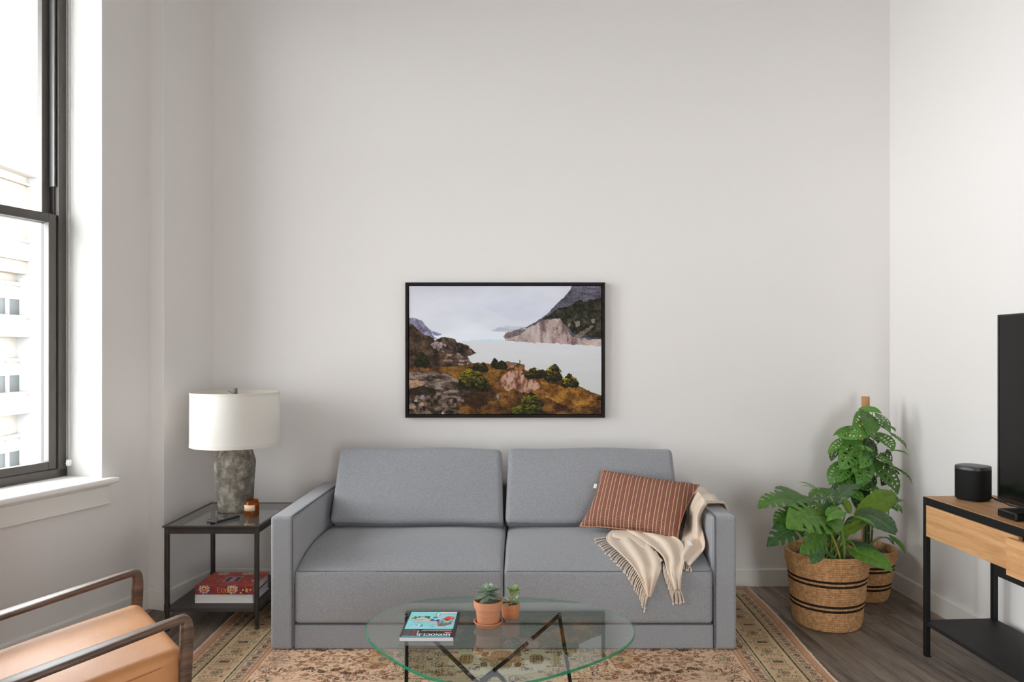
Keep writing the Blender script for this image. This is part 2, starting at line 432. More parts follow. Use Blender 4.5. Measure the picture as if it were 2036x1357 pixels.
# baseboards
def board(name, T, x0, x1, s):
    BH, BT = .103, .014
    prof = [(0, 0), (BT, 0), (BT, BH-.008), (BT-.004, BH-.002), (BT-.008, BH), (0, BH)]
    bb = MB(); k = len(prof)
    bb.add([(x0, s*y, z) for y, z in prof]+[(x1, s*y, z) for y, z in prof],
           [tuple(range(k)), tuple(reversed(range(k, 2*k)))]+[(i, (i+1) % k, (i+1) % k+k, i+k) for i in range(k)], T)
    return recalc(struct(bb, name, m_trim, smooth=False))
board('baseboard_back', Matrix.Translation((0, BACK, 0)), -1.83, 2.13, -1)
board('baseboard_right', T, 0.012, 7.0, -side)
board('baseboard_left', TW, .0, WL_END, -ws)
pd = Vector((-1.833+1.921, 4.42-4.008, 0)); TP = rot_mat(Vector((-1.921, 4.008, 0)), pd)
board('baseboard_pilaster', TP, -.014, pd.length, -1)
pd2 = Vector((-1.921+2.02, 4.008-4.043, 0)); board('baseboard_pilaster_front', rot_mat(Vector((-2.02, 4.043, 0)), pd2), 0, pd2.length+.003, -1)

# ------------------------------------------------------------------ windows
m_bronze = mat('dark_bronze', (88, 83, 79), .42, metal=.25, spec=.5)
m_bronze_d = mat('bronze_track', (58, 54, 53), .5, metal=.2)
m_alu = mat('track_aluminium', (128, 127, 128), .35, metal=.6)
m_pane = glass('window_glass', (.97, .985, .98), 1.45)
def window(idx, a, c, detail=True):
    w = empty('window_%d' % idx, tuple(WO), kind='structure')
    w.rotation_euler = TW.to_euler(); 
    I = None
    y = lambda v: ws*v
    b = MB()                                          # plaster reveal lining: sides, head
    for (x0, x1) in ((a-.012, a), (c, c+.012)): b.b2((x0, y(.004), SILL-.03), (x1, y(.30), HEAD+.01), 0)
    b.b2((a, y(.004), HEAD), (c, y(.30), HEAD+.012), 0)
    b.build('reveal', m_reveal, w)
    # frame: jambs, head, sill
    D0, D1 = DEPTH-.035, DEPTH+.085
    b = MB()
    JW = .050
    b.b2((a, y(D0), SILL), (a+JW, y(D1), HEAD), .003); b.b2((c-JW, y(D0), SILL), (c, y(D1), HEAD), .003)
    b.b2((a, y(D0), HEAD-.05), (c, y(D1), HEAD), .003); b.b2((a, y(D0), SILL-.028), (c, y(D1), SILL+.040), .003)
    b.build('frame', m_bronze, w)
    b = MB()                                          # darker track beside the sashes and its liner that stops above the meeting rail
    for s, x in ((1, a+JW), (-1, c-JW)): b.b2((x, y(D0+.022), SILL+.04), (x+s*.006, y(D1-.01), HEAD-.05), .001)
    b.build('sash_track', m_bronze_d, w)
    b = MB()
    for s, x in ((1, a+JW+.006), (-1, c-JW-.006)): b.b2((x, y(D0+.012), 2.20), (x+s*.010, y(D0+.045), HEAD-.05), .003)
    b.build('balance_cover', m_alu, w)
    ZM = 2.06
    def sash(nm, z0, z1, d0, d1, sw, top, bot):
        bb = MB(); x0, x1 = a+JW+.006, c-JW-.006
        bb.b2((x0, y(d0), z0), (x0+sw, y(d1), z1), .003); bb.b2((x1-sw, y(d0), z0), (x1, y(d1), z1), .003)
        bb.b2((x0+sw, y(d0), z0), (x1-sw, y(d1), z0+bot), .003); bb.b2((x0+sw, y(d0), z1-top), (x1-sw, y(d1), z1), .003)
        o = bb.build(nm, m_bronze, w)
        MB().b2((x0+sw-.006, y((d0+d1)/2), z0+bot-.006), (x1-sw+.006, y((d0+d1)/2+.004), z1-top+.006), 0).build('pane', m_pane, o)
        return o
    lo = sash('lower_sash', SILL+.042, ZM, D0+.006, D0+.040, .042, .045, .040)
    sash('upper_sash', ZM-.045, HEAD-.05, D0+.048, D0+.082, .045, .045, .045)
    if detail:
        MB().b2((a+.42, y(D0-.006), SILL+.050), (a+.52, y(D0+.008), SILL+.062), .003).b2((a+.455, y(D0-.016), SILL+.056), (a+.485, y(D0), SILL+.064), .003).build('sash_lift', m_bronze, lo)
    # painted stool with rounded nose, apron and bed mould
    b = MB()
    b.b2((a-.065, y(-.055), SILL-.030), (c+.065, y(.012), SILL-.002), .011, 3)
    b.b2((a-.0, y(.0), SILL-.030), (c, y(.235), SILL-.002), 0)
    b.build('stool', m_reveal, w)
    b = MB().b2((a-.035, y(-.020), SILL-.045), (c+.035, y(0), SILL-.030), .006, 2)
    b.b2((a-.03, y(-.016), SILL-.130), (c+.03, y(0), SILL-.045), .003)
    b.b2((a-.035, y(-.024), SILL-.136), (c+.035, y(0), SILL-.122), .006, 2)
    b.build('apron', m_trim, w)
    return w
for i, (a, c) in enumerate(WINDOWS): window(i+1, a, c, i == 0)
for i, (a, c) in enumerate(ADDED_REAR_WINDOWS):  # unseen window, put in only as a frontal fill light source
    w = empty('window_%d' % (5+i), ((a+c)/2, REAR-.2, 0), kind='structure'); hw_ = (c-a)/2; b = MB()
    for x in (-hw_, hw_-.05): b.b2((x, -.05, R_SILL), (x+.05, .05, R_HEAD), .003)
    for z in (R_SILL, R_HEAD-.05, 1.0): b.b2((-hw_, -.05, z), (hw_, .05, z+.05), .003)
    b.build('frame', m_bronze, w)
    MB().b2((-hw_+.04, -.002, R_SILL+.04), (hw_-.04, .002, R_HEAD-.04), 0).build('pane', m_pane, w)
# bead chain of the roller shade, hanging in the reveal of the first window
ch = empty('blind_chain', tuple(WO), label='white beaded blind chain hanging in the bright window reveal', cat='blind chain'); ch.rotation_euler = TW.to_euler()
m_bead = mat('chain_plastic', (226, 225, 224), .4)
bm_ = MB(); xx = WINDOWS[0][0]+.016
ico = [(0, 0, 1), (.9, 0, 0), (0, .9, 0), (-.9, 0, 0), (0, -.9, 0), (0, 0, -1)]; icf = [(0, 1, 2), (0, 2, 3), (0, 3, 4), (0, 4, 1), (5, 2, 1), (5, 3, 2), (5, 4, 3), (5, 1, 4)]
for dy in (.195, .212):
    z = .84
    while z < 3.30:
        bm_.add([(xx+q[0]*.0024, ws*dy+q[1]*.0024, z+q[2]*.0026) for q in ico], icf); z += .0075
    bm_.tube([(xx, ws*dy, .83), (xx, ws*dy, 3.3)], .0007, 4)
bm_.build('beads', m_bead, ch, kind='stuff')
MB().b2((xx-.016, ws*.194, .795), (xx+.004, ws*.214, .828), .004, 2).box((xx+.006, ws*.204, .81), (.008, .010, .010), .003).build('chain_tensioner', m_reveal, ch)
rb = empty('roller_blind', tuple(WO), label='rolled up white roller blind at the window head', cat='blind'); rb.rotation_euler = TW.to_euler()
MB().tube([(WINDOWS[0][0]+.02, ws*.20, 3.335), (WINDOWS[0][1]-.02, ws*.20, 3.335)], .030, 20).build('roll', m_reveal, rb)
for x in (WINDOWS[0][0], WINDOWS[0][1]-.016): MB().b2((x, ws*.165, 3.30), (x+.016, ws*.235, HEAD), .003).build('bracket', m_bead, rb)

# ------------------------------------------------------------------ outside: pale stone office block across the street
m_stone = mat('pale_stone', (118, 112, 105), .9, var=.04, vscale=1.5, spec=.1)
m_pier = mat('white_stone', (140, 139, 137), .9, spec=.1)
m_brick = mat('buff_panel', (116, 104, 92), .9, var=.06, vscale=2, spec=.1)
m_blind = mat('office_blind', (108, 104, 100), .9)
m_dark = mat('office_glass', (64, 66, 66), .6, spec=.1)
bd = empty('office_building', (-23.7, 35, 0), label='pale stone office building seen through the window', cat='building')
bl = lambda b, n, m, p=bd, **k: b.build(n, m, p, **k)
bl(MB().b2((-6, -16, -16), (-.6, 14, 9.6), 0), 'wall', m_stone)
b = MB()
for z in (-13.7, -10.1, -6.5, -2.9, .7, 4.3, 7.9):
    b.b2((-.62, -16, z+1.30), (-.05, 14, z+2.3), 0)     # spandrel between floors
for z in (-13.7, -10.1, -6.5, -2.9, .7, 4.3, 7.9):
    b.b2((-.62, -16, z+1.30), (.10, 14, z+1.42), .02); b.b2((-.62, -16, z+2.18), (.06, 14, z+2.32), .02)
bl(b, 'spandrel', m_stone)
bl(MB().b2((-.7, -16, 9.6), (.5, 14, 10.1), .05).b2((-.7, -16, 10.1), (.2, 14, 11.2), .05), 'parapet', m_stone)
for k in range(7):
    yy = -15.77+4.2*k
    if yy > 13: break
    pr = bl(MB().b2((-.7, yy, -16), (.45, yy+.95, 11.0), .02), 'pier', m_pier)
    for z in (-11.7, -8.1, -4.5, -.9, 2.7):
        y0, y1 = yy+.95, yy+4.2
        fr = bl(MB().b2((-.5, y0, z), (-.36, y1, z+.12), 0).b2((-.5, y0, z+1.75), (-.36, y1, z+1.9), 0).b2((-.5, y0+.9, z), (-.35, y0+1.02, z+1.9), 0).b2((-.5, y1-1.0, z), (-.35, y1-.88, z+1.9), 0), 'window', m_pier)
        bl(MB().b2((-.52, y0, z+.1), (-.48, y1, z+1.15), 0), 'pane', m_dark, fr)
        bl(MB().b2((-.50, y0+.01, z+1.1), (-.46, y1-.01, z+1.8), 0), 'blind', m_blind, fr)
    bl(MB().b2((-.62, yy+.95, 5.0), (-.10, yy+4.2, 9.3), .02), 'panel', m_brick)
gs = struct(MB().b2((-60, -60, -17.2), (-4.6, 90, -16), 0), 'street', mat('asphalt', (150, 148, 146), .95))

# ================================================================== RUG
RX0, RX1, RY0, RY1, RZ = -1.505, 1.29, 2.33, 4.36, .009
rcx, rcy = (RX0+RX1)/2, (RY0+RY1)/2
xs = np.linspace(RX0, RX1, 900)
ys = np.concatenate([np.linspace(RY0, 3.08, 110, endpoint=False), np.linspace(3.08, RY1, 400)])
tan_, sal, lite, brn, dbr, ind, sage, rust, ivory = (220, 194, 162), (230, 194, 164), (230, 212, 184), (122, 86, 64), (78, 60, 52), (82, 74, 70), (154, 160, 138), (164, 104, 82), (220, 202, 176)
cv = Canvas(xs, ys, tan_)
U = np.abs(cv.X-rcx); V = np.abs(cv.Y-rcy)
hu, hv = (RX1-RX0)/2, (RY1-RY0)/2
E_ = np.minimum(hu-U, hv-V)                             # distance from the nearest edge
fieldm = E_ > .345
cv.px[:] = np.where(fieldm[..., None], np.array(sal, float), cv.px)
ab = fbm(cv.X*5, cv.Y*9, 4, 3)
cv.px = cv.px*(1-.35*np.clip((ab-.5)*3, 0, 1)[..., None])+np.array(lite)*(.35*np.clip((ab-.5)*3, 0, 1)[..., None])
cv.put(fieldm & (U < .47), (218, 192, 158), .75)
# local motif coordinates: p = along the border, q = across it
def sym(fn):
    for sx in (1, -1):
        for sy in (1, -1): fn(lambda u, v: (rcx+sx*u, rcy+sy*v))
def poly(P, col, a=1., q=None): sym(lambda M: cv.poly([M(u, v) for u, v in P], col, a))
def line(P, w, col, closed=False): sym(lambda M: cv.line([M(u, v) for u, v in P], w, col, closed))
def dot(u, v, ru, rv, col, ring=0): sym(lambda M: cv.ell(*M(u, v), ru, rv, col, 1, ring))
def rosette(u, v, r, c1=rust, c2=ivory, c3=brn, k=8):
    for i in range(k):
        a = 2*PI*i/k; dot(u+math.cos(a)*r*.62, v+math.sin(a)*r*.62, r*.36, r*.36, c3); dot(u+math.cos(a)*r*.62, v+math.sin(a)*r*.62, r*.25, r*.25, c1)
    dot(u, v, r*.36, r*.36, c3); dot(u, v, r*.24, r*.24, c2)
def outl(P, w=.004, col=brn, fill=None, closed=True):
    if fill: poly(P, fill)
    line(P, w, col, closed)
# --- field: central medallion
outl([(0, .215), (.06, .20), (.10, .16), (.17, .13), (.235, .06), (.235, 0), (0, 0)], .003, (186, 150, 112), fill=lite, closed=False)
cr = [(0, .086), (.032, .086), (.045, .066), (.045, .034), (.072, .034), (.098, 0)]
outl(cr+[(0, 0)], .0001, brn, fill=(214, 172, 132)); line(cr, .005, brn)
line([(u*.82, v*.82) for u, v in cr], .0035, (170, 120, 86))
line([(0, .05), (.016, .05), (.016, .018), (.05, .018), (.068, 0)], .0035, brn); line([(.03, .05), (.03, .064), (.012, .064)], .0035, brn); line([(.056, .026), (.056, .0)], .003, brn)
rosette(0, 0, .018)
for (u, v) in ((.072, .062), (.078, .05)): poly([(u-.012, v-.014), (u+.012, v-.014), (u+.012, v+.014), (u-.012, v+.014)], (146, 112, 82))
line([(.060, .046), (.086, .046), (.086, .078), (.060, .078)], .0025, brn, True)
for k in range(3): poly([(.092+.010*k, .06), (.097+.010*k, .066), (.102+.010*k, .06), (.097+.010*k, .054)], brn)
outl([(.092, .088), (.135, .088), (.135, .118), (.120, .108), (.107, .118), (.092, .118)], .003, brn, fill=ivory); rosette(.113, .102, .011, brn, rust, dbr, 6)
rosette(.098, .086, .012)
# flower boxes and shield at the medallion ends
outl([(.132, .044), (.150, .052), (.178, .044), (.184, .02), (.184, 0), (.132, 0)], .003, dbr, fill=(196, 160, 120), closed=False)
for i in range(4):
    for j in range(3): poly([(.140+.011*i, .004+.013*j), (.147+.011*i, .004+.013*j), (.147+.011*i, .013+.013*j), (.140+.011*i, .013+.013*j)], brn if (i+j) % 2 else dbr)
outl([(.186, .018), (.200, .018), (.216, 0), (.186, 0)], .003, brn, fill=lite, closed=False)
dot(.130, .03, .005, .007, rust); dot(.128, .012, .004, .006, brn)
# crossed boxes, arrows, diamonds
def xbox(u, v, a=.013, bb=.021, col=dbr):
    outl([(u-a, v-bb), (u+a, v-bb), (u+a, v+bb), (u-a, v+bb)], .0028, col, fill=lite)
    line([(u-a*1.35, v-bb), (u-a*1.35, v+bb)], .0022, col); line([(u+a*1.35, v-bb), (u+a*1.35, v+bb)], .0022, col)
    dot(u, v, a*.5, bb*.45, brn, .5)
    for s in (1, -1):
        for t in (1, -1): poly([(u+s*a*.55, v+t*bb*.5), (u+s*a*.95, v+t*bb*.5), (u+s*a*.75, v+t*bb*.9)], brn)
xbox(.272, .056); xbox(.405, .10); xbox(.262, .135); xbox(.60, .30); xbox(.30, .30)
def arrow(u, v, L=.05):
    poly([(u, v+.007), (u+L, v+.007), (u+L, v-.007), (u, v-.007)], (148, 110, 84)); poly([(u-.016, v), (u, v+.011), (u, v-.011)], rust); poly([(u+L+.012, v), (u+L, v+.010), (u+L, v-.010)], brn)
    for k in range(3): dot(u+.010+.014*k, v, .004, .004, ivory)
arrow(.208, .075); arrow(.21, .165); arrow(.33, .20); arrow(.52, .24)
outl([(.282, 0), (.316, .034), (.350, 0)], .003, (110, 112, 92), fill=lite, closed=False); rosette(.316, 0, .016)
for k in range(4): line([(.366+.007*k, .0), (.366+.007*k, .038-.004*k)], .003, (sage, brn, ivory, brn)[k])
poly([(.395, 0), (.395, .016), (.410, 0)], sage)
for (u, v) in ((.335, .082), (.335, .14), (.225, .11), (.37, .30)):
    line([(u, v-.014), (u, v+.010), (u+.024, v+.010), (u+.024, v-.008), (u+.010, v-.008)], .0032, brn)
def bracket(u, v, s=1):
    line([(u, v), (u+.02, v+.012*s), (u+.06, v+.012*s), (u+.075, v), (u+.06, v-.012*s), (u+.045, v-.004*s)], .004, (146, 100, 70)); dot(u+.062, v, .008, .007, rust); dot(u+.01, v+.02*s, .005, .006, brn)
bracket(.36, .066); bracket(.40, .050, -1); bracket(.42, .155); bracket(.55, .165, -1); bracket(.28, .235)
for k in range(8): line([(.435+.010*(k % 2), .05+.011*k), (.452+.010*(k % 2), .05+.011*k)], .0032, brn if k % 2 else (168, 120, 86))
line([(.47, .04), (.44, .13)], .003, brn)
poly([(.445, .028), (.468, .040), (.468, .018)], (120, 90, 64)); poly([(.40, .028), (.43, .036), (.43, .018), (.40, .022)], (134, 100, 70))
# long hexagons with wings
hx = [(.478, .0), (.495, .040), (.560, .040), (.645, .016), (.652, 0)]
outl(hx, .0055, (150, 104, 74), fill=(212, 178, 138), closed=False); line([(u*.98+.011, v*.72) for u, v in hx], .002, (176, 130, 96))
rosette(.60, 0, .016, rust, ivory, (132, 74, 54)); rosette(.528, .0, .021, (176, 176, 150), ivory, brn, 10); rosette(.53, .014, .012, sage, ivory, brn)
wing = [(.490, .050), (.500, .090), (.545, .102), (.595, .088), (.60, .058), (.560, .048)]
outl(wing, .005, (146, 100, 72), fill=(210, 172, 132)); rosette(.548, .076, .021, (182, 112, 84), ivory, (132, 74, 54)); outl([(.495, .058), (.515, .075), (.535, .060), (.52, .052)], .004, (136, 88, 62), fill=(198, 150, 112))
for k in range(7): line([(.604+.006*k, .03+.006*k), (.622+.006*k, .022+.006*k)], .004, brn if k % 2 else dbr)
line([(.652, 0), (.672, .022), (.690, .012), (.684, 0)], .004, brn); dot(.665, .026, .006, .006, rust)
# herringbone bars
for k in range(17):
    u = .676+.0095*k
    line([(u, .028), (u+.008, .036)], .0034, (150, 112, 82)); line([(u, .044), (u+.008, .036)], .0034, (162, 124, 92))
for k in range(6): poly([(.69+.024*k, -.004), (.702+.024*k, -.004), (.702+.024*k, .007), (.69+.024*k, .007)], (186, 132, 98) if k % 2 else rust); 
for (u, v) in ((.70, .072), (.75, .066), (.64, .115)): outl([(u, v), (u+.022, v+.011), (u+.03, v+.002), (u+.010, v-.011)], .004, brn, fill=(190, 150, 110))
# leafy clubs, dark pods
for (u, v, a) in ((.70, .105, .5), (.655, .145, -.4), (.60, .135, .6), (.77, .125, -.5), (.83, .10, .4)):
    ca, sa = math.cos(a), math.sin(a); R = lambda x, y: (u+x*ca-y*sa, v+x*sa+y*ca)
    poly([R(-.032, 0), R(-.016, .015), (R(.02, .014)), R(.034, 0), R(.018, -.014), R(-.016, -.014)], dbr); 
    for k in range(4): line([R(-.02+.013*k, -.010), R(-.012+.013*k, .011)], .003, (176, 148, 112))
    for k in range(4): line([R(.042+.009*k, -.008), R(.042+.009*k, .006), R(.047+.009*k, .006)], .0026, brn)
# scatter of little flowers and hooks between u=.8 and the border
for (u, v, r) in ((.835, .0, .022), (.872, .03, .016), (.80, .052, .013), (.88, .062, .015), (.86, .10, .013), (.91, .085, .013), (.94, .10, .012), (.78, .085, .011), (.905, .125, .012), (.845, .07, .010), (.72, .175, .016), (.50, .135, .016), (.45, .20, .015), (.38, .25, .014), (.82, .165, .014), (.95, .15, .014)):
    rosette(u, v, r, (190, 150, 116), ivory, (112, 78, 54), 6)
for (u, v) in ((.85, .018), (.895, .016), (.815, .028), (.86, .05)):
    line([(u-.018, v), (u-.006, v+.012), (u+.008, v+.004), (u+.018, v+.012)], .0034, brn)
line([(.80, .0), (.815, .014), (.79, .024), (.80, .036)], .0034, brn)
# half octagon against the border
outl([(1.055, .066), (1.0, .066), (.955, .036), (.935, 0)], .0045, (158, 104, 74), closed=False); line([(1.05, .052), (1.0, .052), (.968, .030), (.955, .006)], .003, (180, 128, 96))
rosette(1.005, .004, .024, ivory, (190, 150, 116), brn, 7); dot(.972, .012, .009, .011, sage)
for k in range(6): line([(.965+.014*k, .078), (.972+.014*k, .088), (.979+.014*k, .078)], .003, dbr)
for k in range(5): dot(.97+.02*k, .10, .007, .006, brn, .5)
line([(1.04, .11), (1.0, .14), (.98, .13), (.94, .17), (.90, .165)], .005, (150, 104, 76)); line([(.93, .115), (.965, .135)], .004, brn)
# rest of the field: seeded fillers in free space
rg = random.Random(5)
for k in range(230):
    u, v = rg.uniform(.03, 1.03), rg.uniform(.12, .65)
    t = rg.randrange(4); c = rg.choice([brn, dbr, (150, 106, 76)])
    if t == 0: rosette(u, v, rg.uniform(.010, .018), rg.choice([rust, ivory, sage]), ivory, c, 6)
    elif t == 1: line([(u-.02, v), (u, v+.015), (u+.02, v), (u, v-.015)], .0035, c, True)
    elif t == 2: line([(u-.02, v-.008), (u-.004, v+.010), (u+.01, v-.004), (u+.024, v+.008)], .0035, c)
    else: xbox(u, v, .010, .015, c)
rg = random.Random(11)
for k in range(1100):                                   # tiny fill inside the visible strip
    u, v = rg.uniform(.24, 1.04), rg.uniform(.005, .22); c = rg.choice([(166, 126, 98), (146, 106, 82), (178, 140, 110), brn])
    L = rg.uniform(.003, .009); a = rg.choice([0, PI/4, -PI/4, PI/2])
    line([(u-L*math.cos(a), v-L*math.sin(a)), (u+L*math.cos(a), v+L*math.sin(a))], .0026, c)
# --- borders (painted per side; p runs along the border, e = distance from the edge)
def band(e0, e1, col, a=1): cv.put((E_ >= e0) & (E_ < e1), col, a)
band(0, .006, (222, 204, 178)); band(.006, .036, (200, 152, 124)); band(.036, .040, brn)
band(.040, .094, (196, 172, 142)); band(.094, .097, dbr); band(.097, .103, (206, 186, 148)); band(.103, .115, (178, 152, 118)); band(.115, .118, dbr); band(.118, .122, (206, 190, 150))
band(.122, .248, (200, 172, 138)); band(.248, .252, (206, 190, 150)); band(.252, .264, (178, 152, 118)); band(.264, .270, (214, 202, 168)); band(.270, .273, dbr)
band(.273, .325, (204, 176, 150)); band(.325, .328, brn); band(.328, .345, (212, 160, 128)); band(.345, .348, brn)
def bsides():
    yield 'l', hv, lambda p, e: (RX0+e, rcy+p)
    yield 'r', hv, lambda p, e: (RX1-e, rcy+p)
    yield 'b', hu, lambda p, e: (rcx+p, RY1-e)
    yield 'f', hu, lambda p, e: (rcx+p, RY0+e)
for nm, half, M in bsides():
    def L_(P, w, c, cl=False): cv.line([M(p, e) for p, e in P], w, c, cl)
    def P_(P, c): cv.poly([M(p, e) for p, e in P], c)
    def D_(p, e, r, c, rr=None): x, y = M(p, e); cv.ell(x, y, r, rr or r, c)
    def ros(p, e, r, c1, c2, c3, k=7):
        for i in range(k):
            a = 2*PI*i/k; D_(p+math.cos(a)*r*.62, e+math.sin(a)*r*.62, r*.38, c3); D_(p+math.cos(a)*r*.62, e+math.sin(a)*r*.62, r*.25, c1)
        D_(p, e, r*.34, c3); D_(p, e, r*.2, c2)
    # two meanders
    for e0 in (.109, .258):
        lim = half-e0; p = -lim
        while p < lim:
            L_([(p, e0-.004), (p+.007, e0-.004), (p+.007, e0+.004), (p+.014, e0+.004), (p+.014, e0-.004)], .0042, dbr); p += .014
    # guard borders: slanted leaves between small flowers
    for e0, wd in ((.067, .022), (.299, .021)):
        lim = half-e0; p = -lim+.02; k = 0
        while p < lim-.02:
            L_([(p-.03, e0-wd), (p-.018, e0+wd)], .0055, dbr); L_([(p+.018, e0-wd), (p+.030, e0+wd)], .003, brn)
            P_([(p-.016, e0-wd*.6), (p-.004, e0-wd*.1), (p-.002, e0+wd*.7), (p-.014, e0+wd*.2)], dbr); P_([(p-.013, e0-wd*.35), (p-.005, e0+wd*.1), (p-.005, e0+wd*.4), (p-.012, e0+wd*.1)], (196, 166, 136))
            ros(p+.008, e0, wd*.62, rust if k % 2 else (176, 140, 112), ivory, dbr, 6)
            D_(p+.008, e0+wd*.85, .004, brn); D_(p-.02, e0-wd*.5, .0035, rust); D_(p+.022, e0+wd*.4, .0035, brn)
            p += .064; k += 1
    lim = half-.02; p = -lim
    while p < lim: L_([(p, .024), (p+.008, .031), (p+.016, .024)], .003, (186, 128, 98)); p += .03
    # main border: palmettes, combs and boats in turn
    lim = half-.185; p = -lim+.02; k = 0
    while p < lim:
        e0 = .185
        if k % 2 == 0:
            ros(p, e0+.005, .026, (196, 186, 150), (150, 170, 150), dbr, 9); ros(p, e0, .013, rust, sage, brn, 6)
            for s in (1, -1):
                L_([(p+s*.026, e0-.045), (p+s*.034, e0), (p+s*.020, e0+.045)], .0035, brn)
                for i in range(5): L_([(p+s*.034, e0-.036+.018*i), (p+s*.046, e0-.030+.018*i)], .003, dbr)
                ros(p+s*.040, e0+.042, .009, rust, ivory, brn, 5); ros(p+s*.046, e0-.046, .008, (176, 130, 96), ivory, brn, 5)
            L_([(p-.012, e0-.055), (p, e0-.042), (p+.012, e0-.055)], .003, brn)
        else:
            P_([(p-.018, e0-.040), (p+.018, e0-.040), (p+.022, e0+.030), (p-.022, e0+.030)], (190, 186, 152)); P_([(p-.011, e0-.030), (p+.011, e0-.030), (p+.013, e0+.020), (p-.013, e0+.020)], brn)
            ros(p, e0-.006, .009, rust, ivory, dbr, 5); L_([(p-.018, e0-.040), (p+.018, e0-.040), (p+.022, e0+.030), (p-.022, e0+.030)], .003, dbr, True)
            for s in (1, -1):
                for q in (.034, .048): 
                    L_([(p+s*q, e0-.045), (p+s*q, e0+.038)], .0028, brn)
                    for i in range(7): L_([(p+s*q, e0-.042+.0125*i), (p+s*(q+.006), e0-.037+.0125*i)], .0026, rust if i % 2 else brn)
            D_(p, e0+.048, .009, brn); D_(p, e0+.048, .005, ivory)
        p += .112; k += 1
wr = fbm(cv.X*300, cv.Y*300, 2, 9)[..., None]
cv.px *= .90+.20*wr
fade = np.clip((fbm(cv.X*2.5, cv.Y*3, 3, 21)-.5)*2, -.5, .5)[..., None]
cv.px = cv.px*(1+.12*fade)
rug = empty('rug', (0, 0, 0), label='faded beige and salmon patterned wool rug under the grey sofa', cat='rug')
cv.build('pile', attr_mat('rug_pile', .95, .5, 700, .1), lambda X, Y: (X+np.where(X > rcx, 1, -1)*.006*np.sin(Y*5+1)*np.clip(np.abs(X-rcx)-1.2, 0, .2)*5, Y, RZ+.0012*vnoise(X*120, Y*120, 4)), rug)
b = MB()
b.b2((RX0+.004, RY0+.004, .0005), (RX1-.004, RY1-.004, RZ-.001), .002); b.build('backing', mat('rug_backing', (196, 172, 142), .95, var=.1), rug)
b = MB(); rg = random.Random(2)
for X, s in ((RX0, -1), (RX1, 1)):
    pts = [(X+s*(.006*math.sin(y*5+1)*1+.001), y, .006) for y in np.linspace(RY0, RY1, 90)]
    b.tube(pts, .0055, 6)
    for k in range(520):
        y = rg.uniform(RY0, RY1); x = X+s*.006*math.sin(y*5+1)
        b.tube([(x, y, .009), (x+s*rg.uniform(.004, .010), y+rg.uniform(-.005, .005), rg.uniform(.002, .010))], .0012, 3, cap=False)
b.build('selvedge', mat('rug_selvedge', (220, 204, 180), .95), rug, kind='stuff')

# ================================================================== SOFA
m_sofa = fabric('grey_melange', (128, 129, 133), (166, 167, 172), 640, bump=.25)
m_seam = mat('seam_thread', (92, 95, 101), .95)
SX0, SX1, SY0, SY1 = -1.166, .964, 3.444, 4.36
IX0, IX1, XC = -1.063, .863, -.101
AZ = .621
FL = .0105                                            # the sofa stands on the rug
sofa = empty('sofa', ((SX0+SX1)/2, (SY0+SY1)/2, 0), label='grey two seat sofa with square arms and loose back cushions', cat='sofa')
ofs = Vector((-(SX0+SX1)/2, -(SY0+SY1)/2, 0)); TS = Matrix.Translation(ofs)
def crown(x, a): return max(0, 1-(abs(x)/a)**2.4)
for (x0, x1) in ((SX0, IX0), (IX1, SX1)):
    arm = MB().b2((x0, SY0, FL), (x1, SY1, AZ), .016, 3, T=TS).build('arm', m_sofa, sofa)
    xi = x1 if x0 == SX0 else x0; s = 1 if x0 == SX0 else -1
    # seam welt around the inner panel and the padded inner panel itself
    MB().tube([(xi-s*.001, SY0+.001, FL+.01), (xi-s*.001, SY0-.001, AZ-.012), (xi-s*.001, SY0+.010, AZ-.001), (xi-s*.001, SY1-.06, AZ-.001)], .0032, 6, T=TS).build('arm_welt', m_seam, arm)
    MB().b2((xi-.012 if s > 0 else xi-.006, SY0+.022, .30), (xi+.006 if s > 0 else xi+.012, SY1-.10, AZ-.012), .008, 2, T=TS).build('arm_panel', m_sofa, arm)
MB().b2((IX0-.002, SY1-.11, .10), (IX1+.002, SY1, AZ+.008), .020, 3, T=TS).build('back_frame', m_sofa, sofa)
bp = MB().b2((IX0+.002, SY0+.010, FL), (IX1-.002, SY1-.10, .124), .008, 2, T=TS).build('base_rail', m_sofa, sofa)
MB().tube([(IX0+.002, SY0+.011, .1235), (IX1-.002, SY0+.011, .1235)], .003, 6, T=TS).build('rail_welt', m_seam, bp)
ZSE, ZSC = .374, .449                                  # seat height: front edge and crown
def seat_z(y):
    t = min(1, max(0, (y-3.462)/.34)); return ZSE+(ZSC-ZSE)*(1-(1-t)**2.1) if y < 3.95 else ZSC-.010*min(1, (y-3.95)/.2)
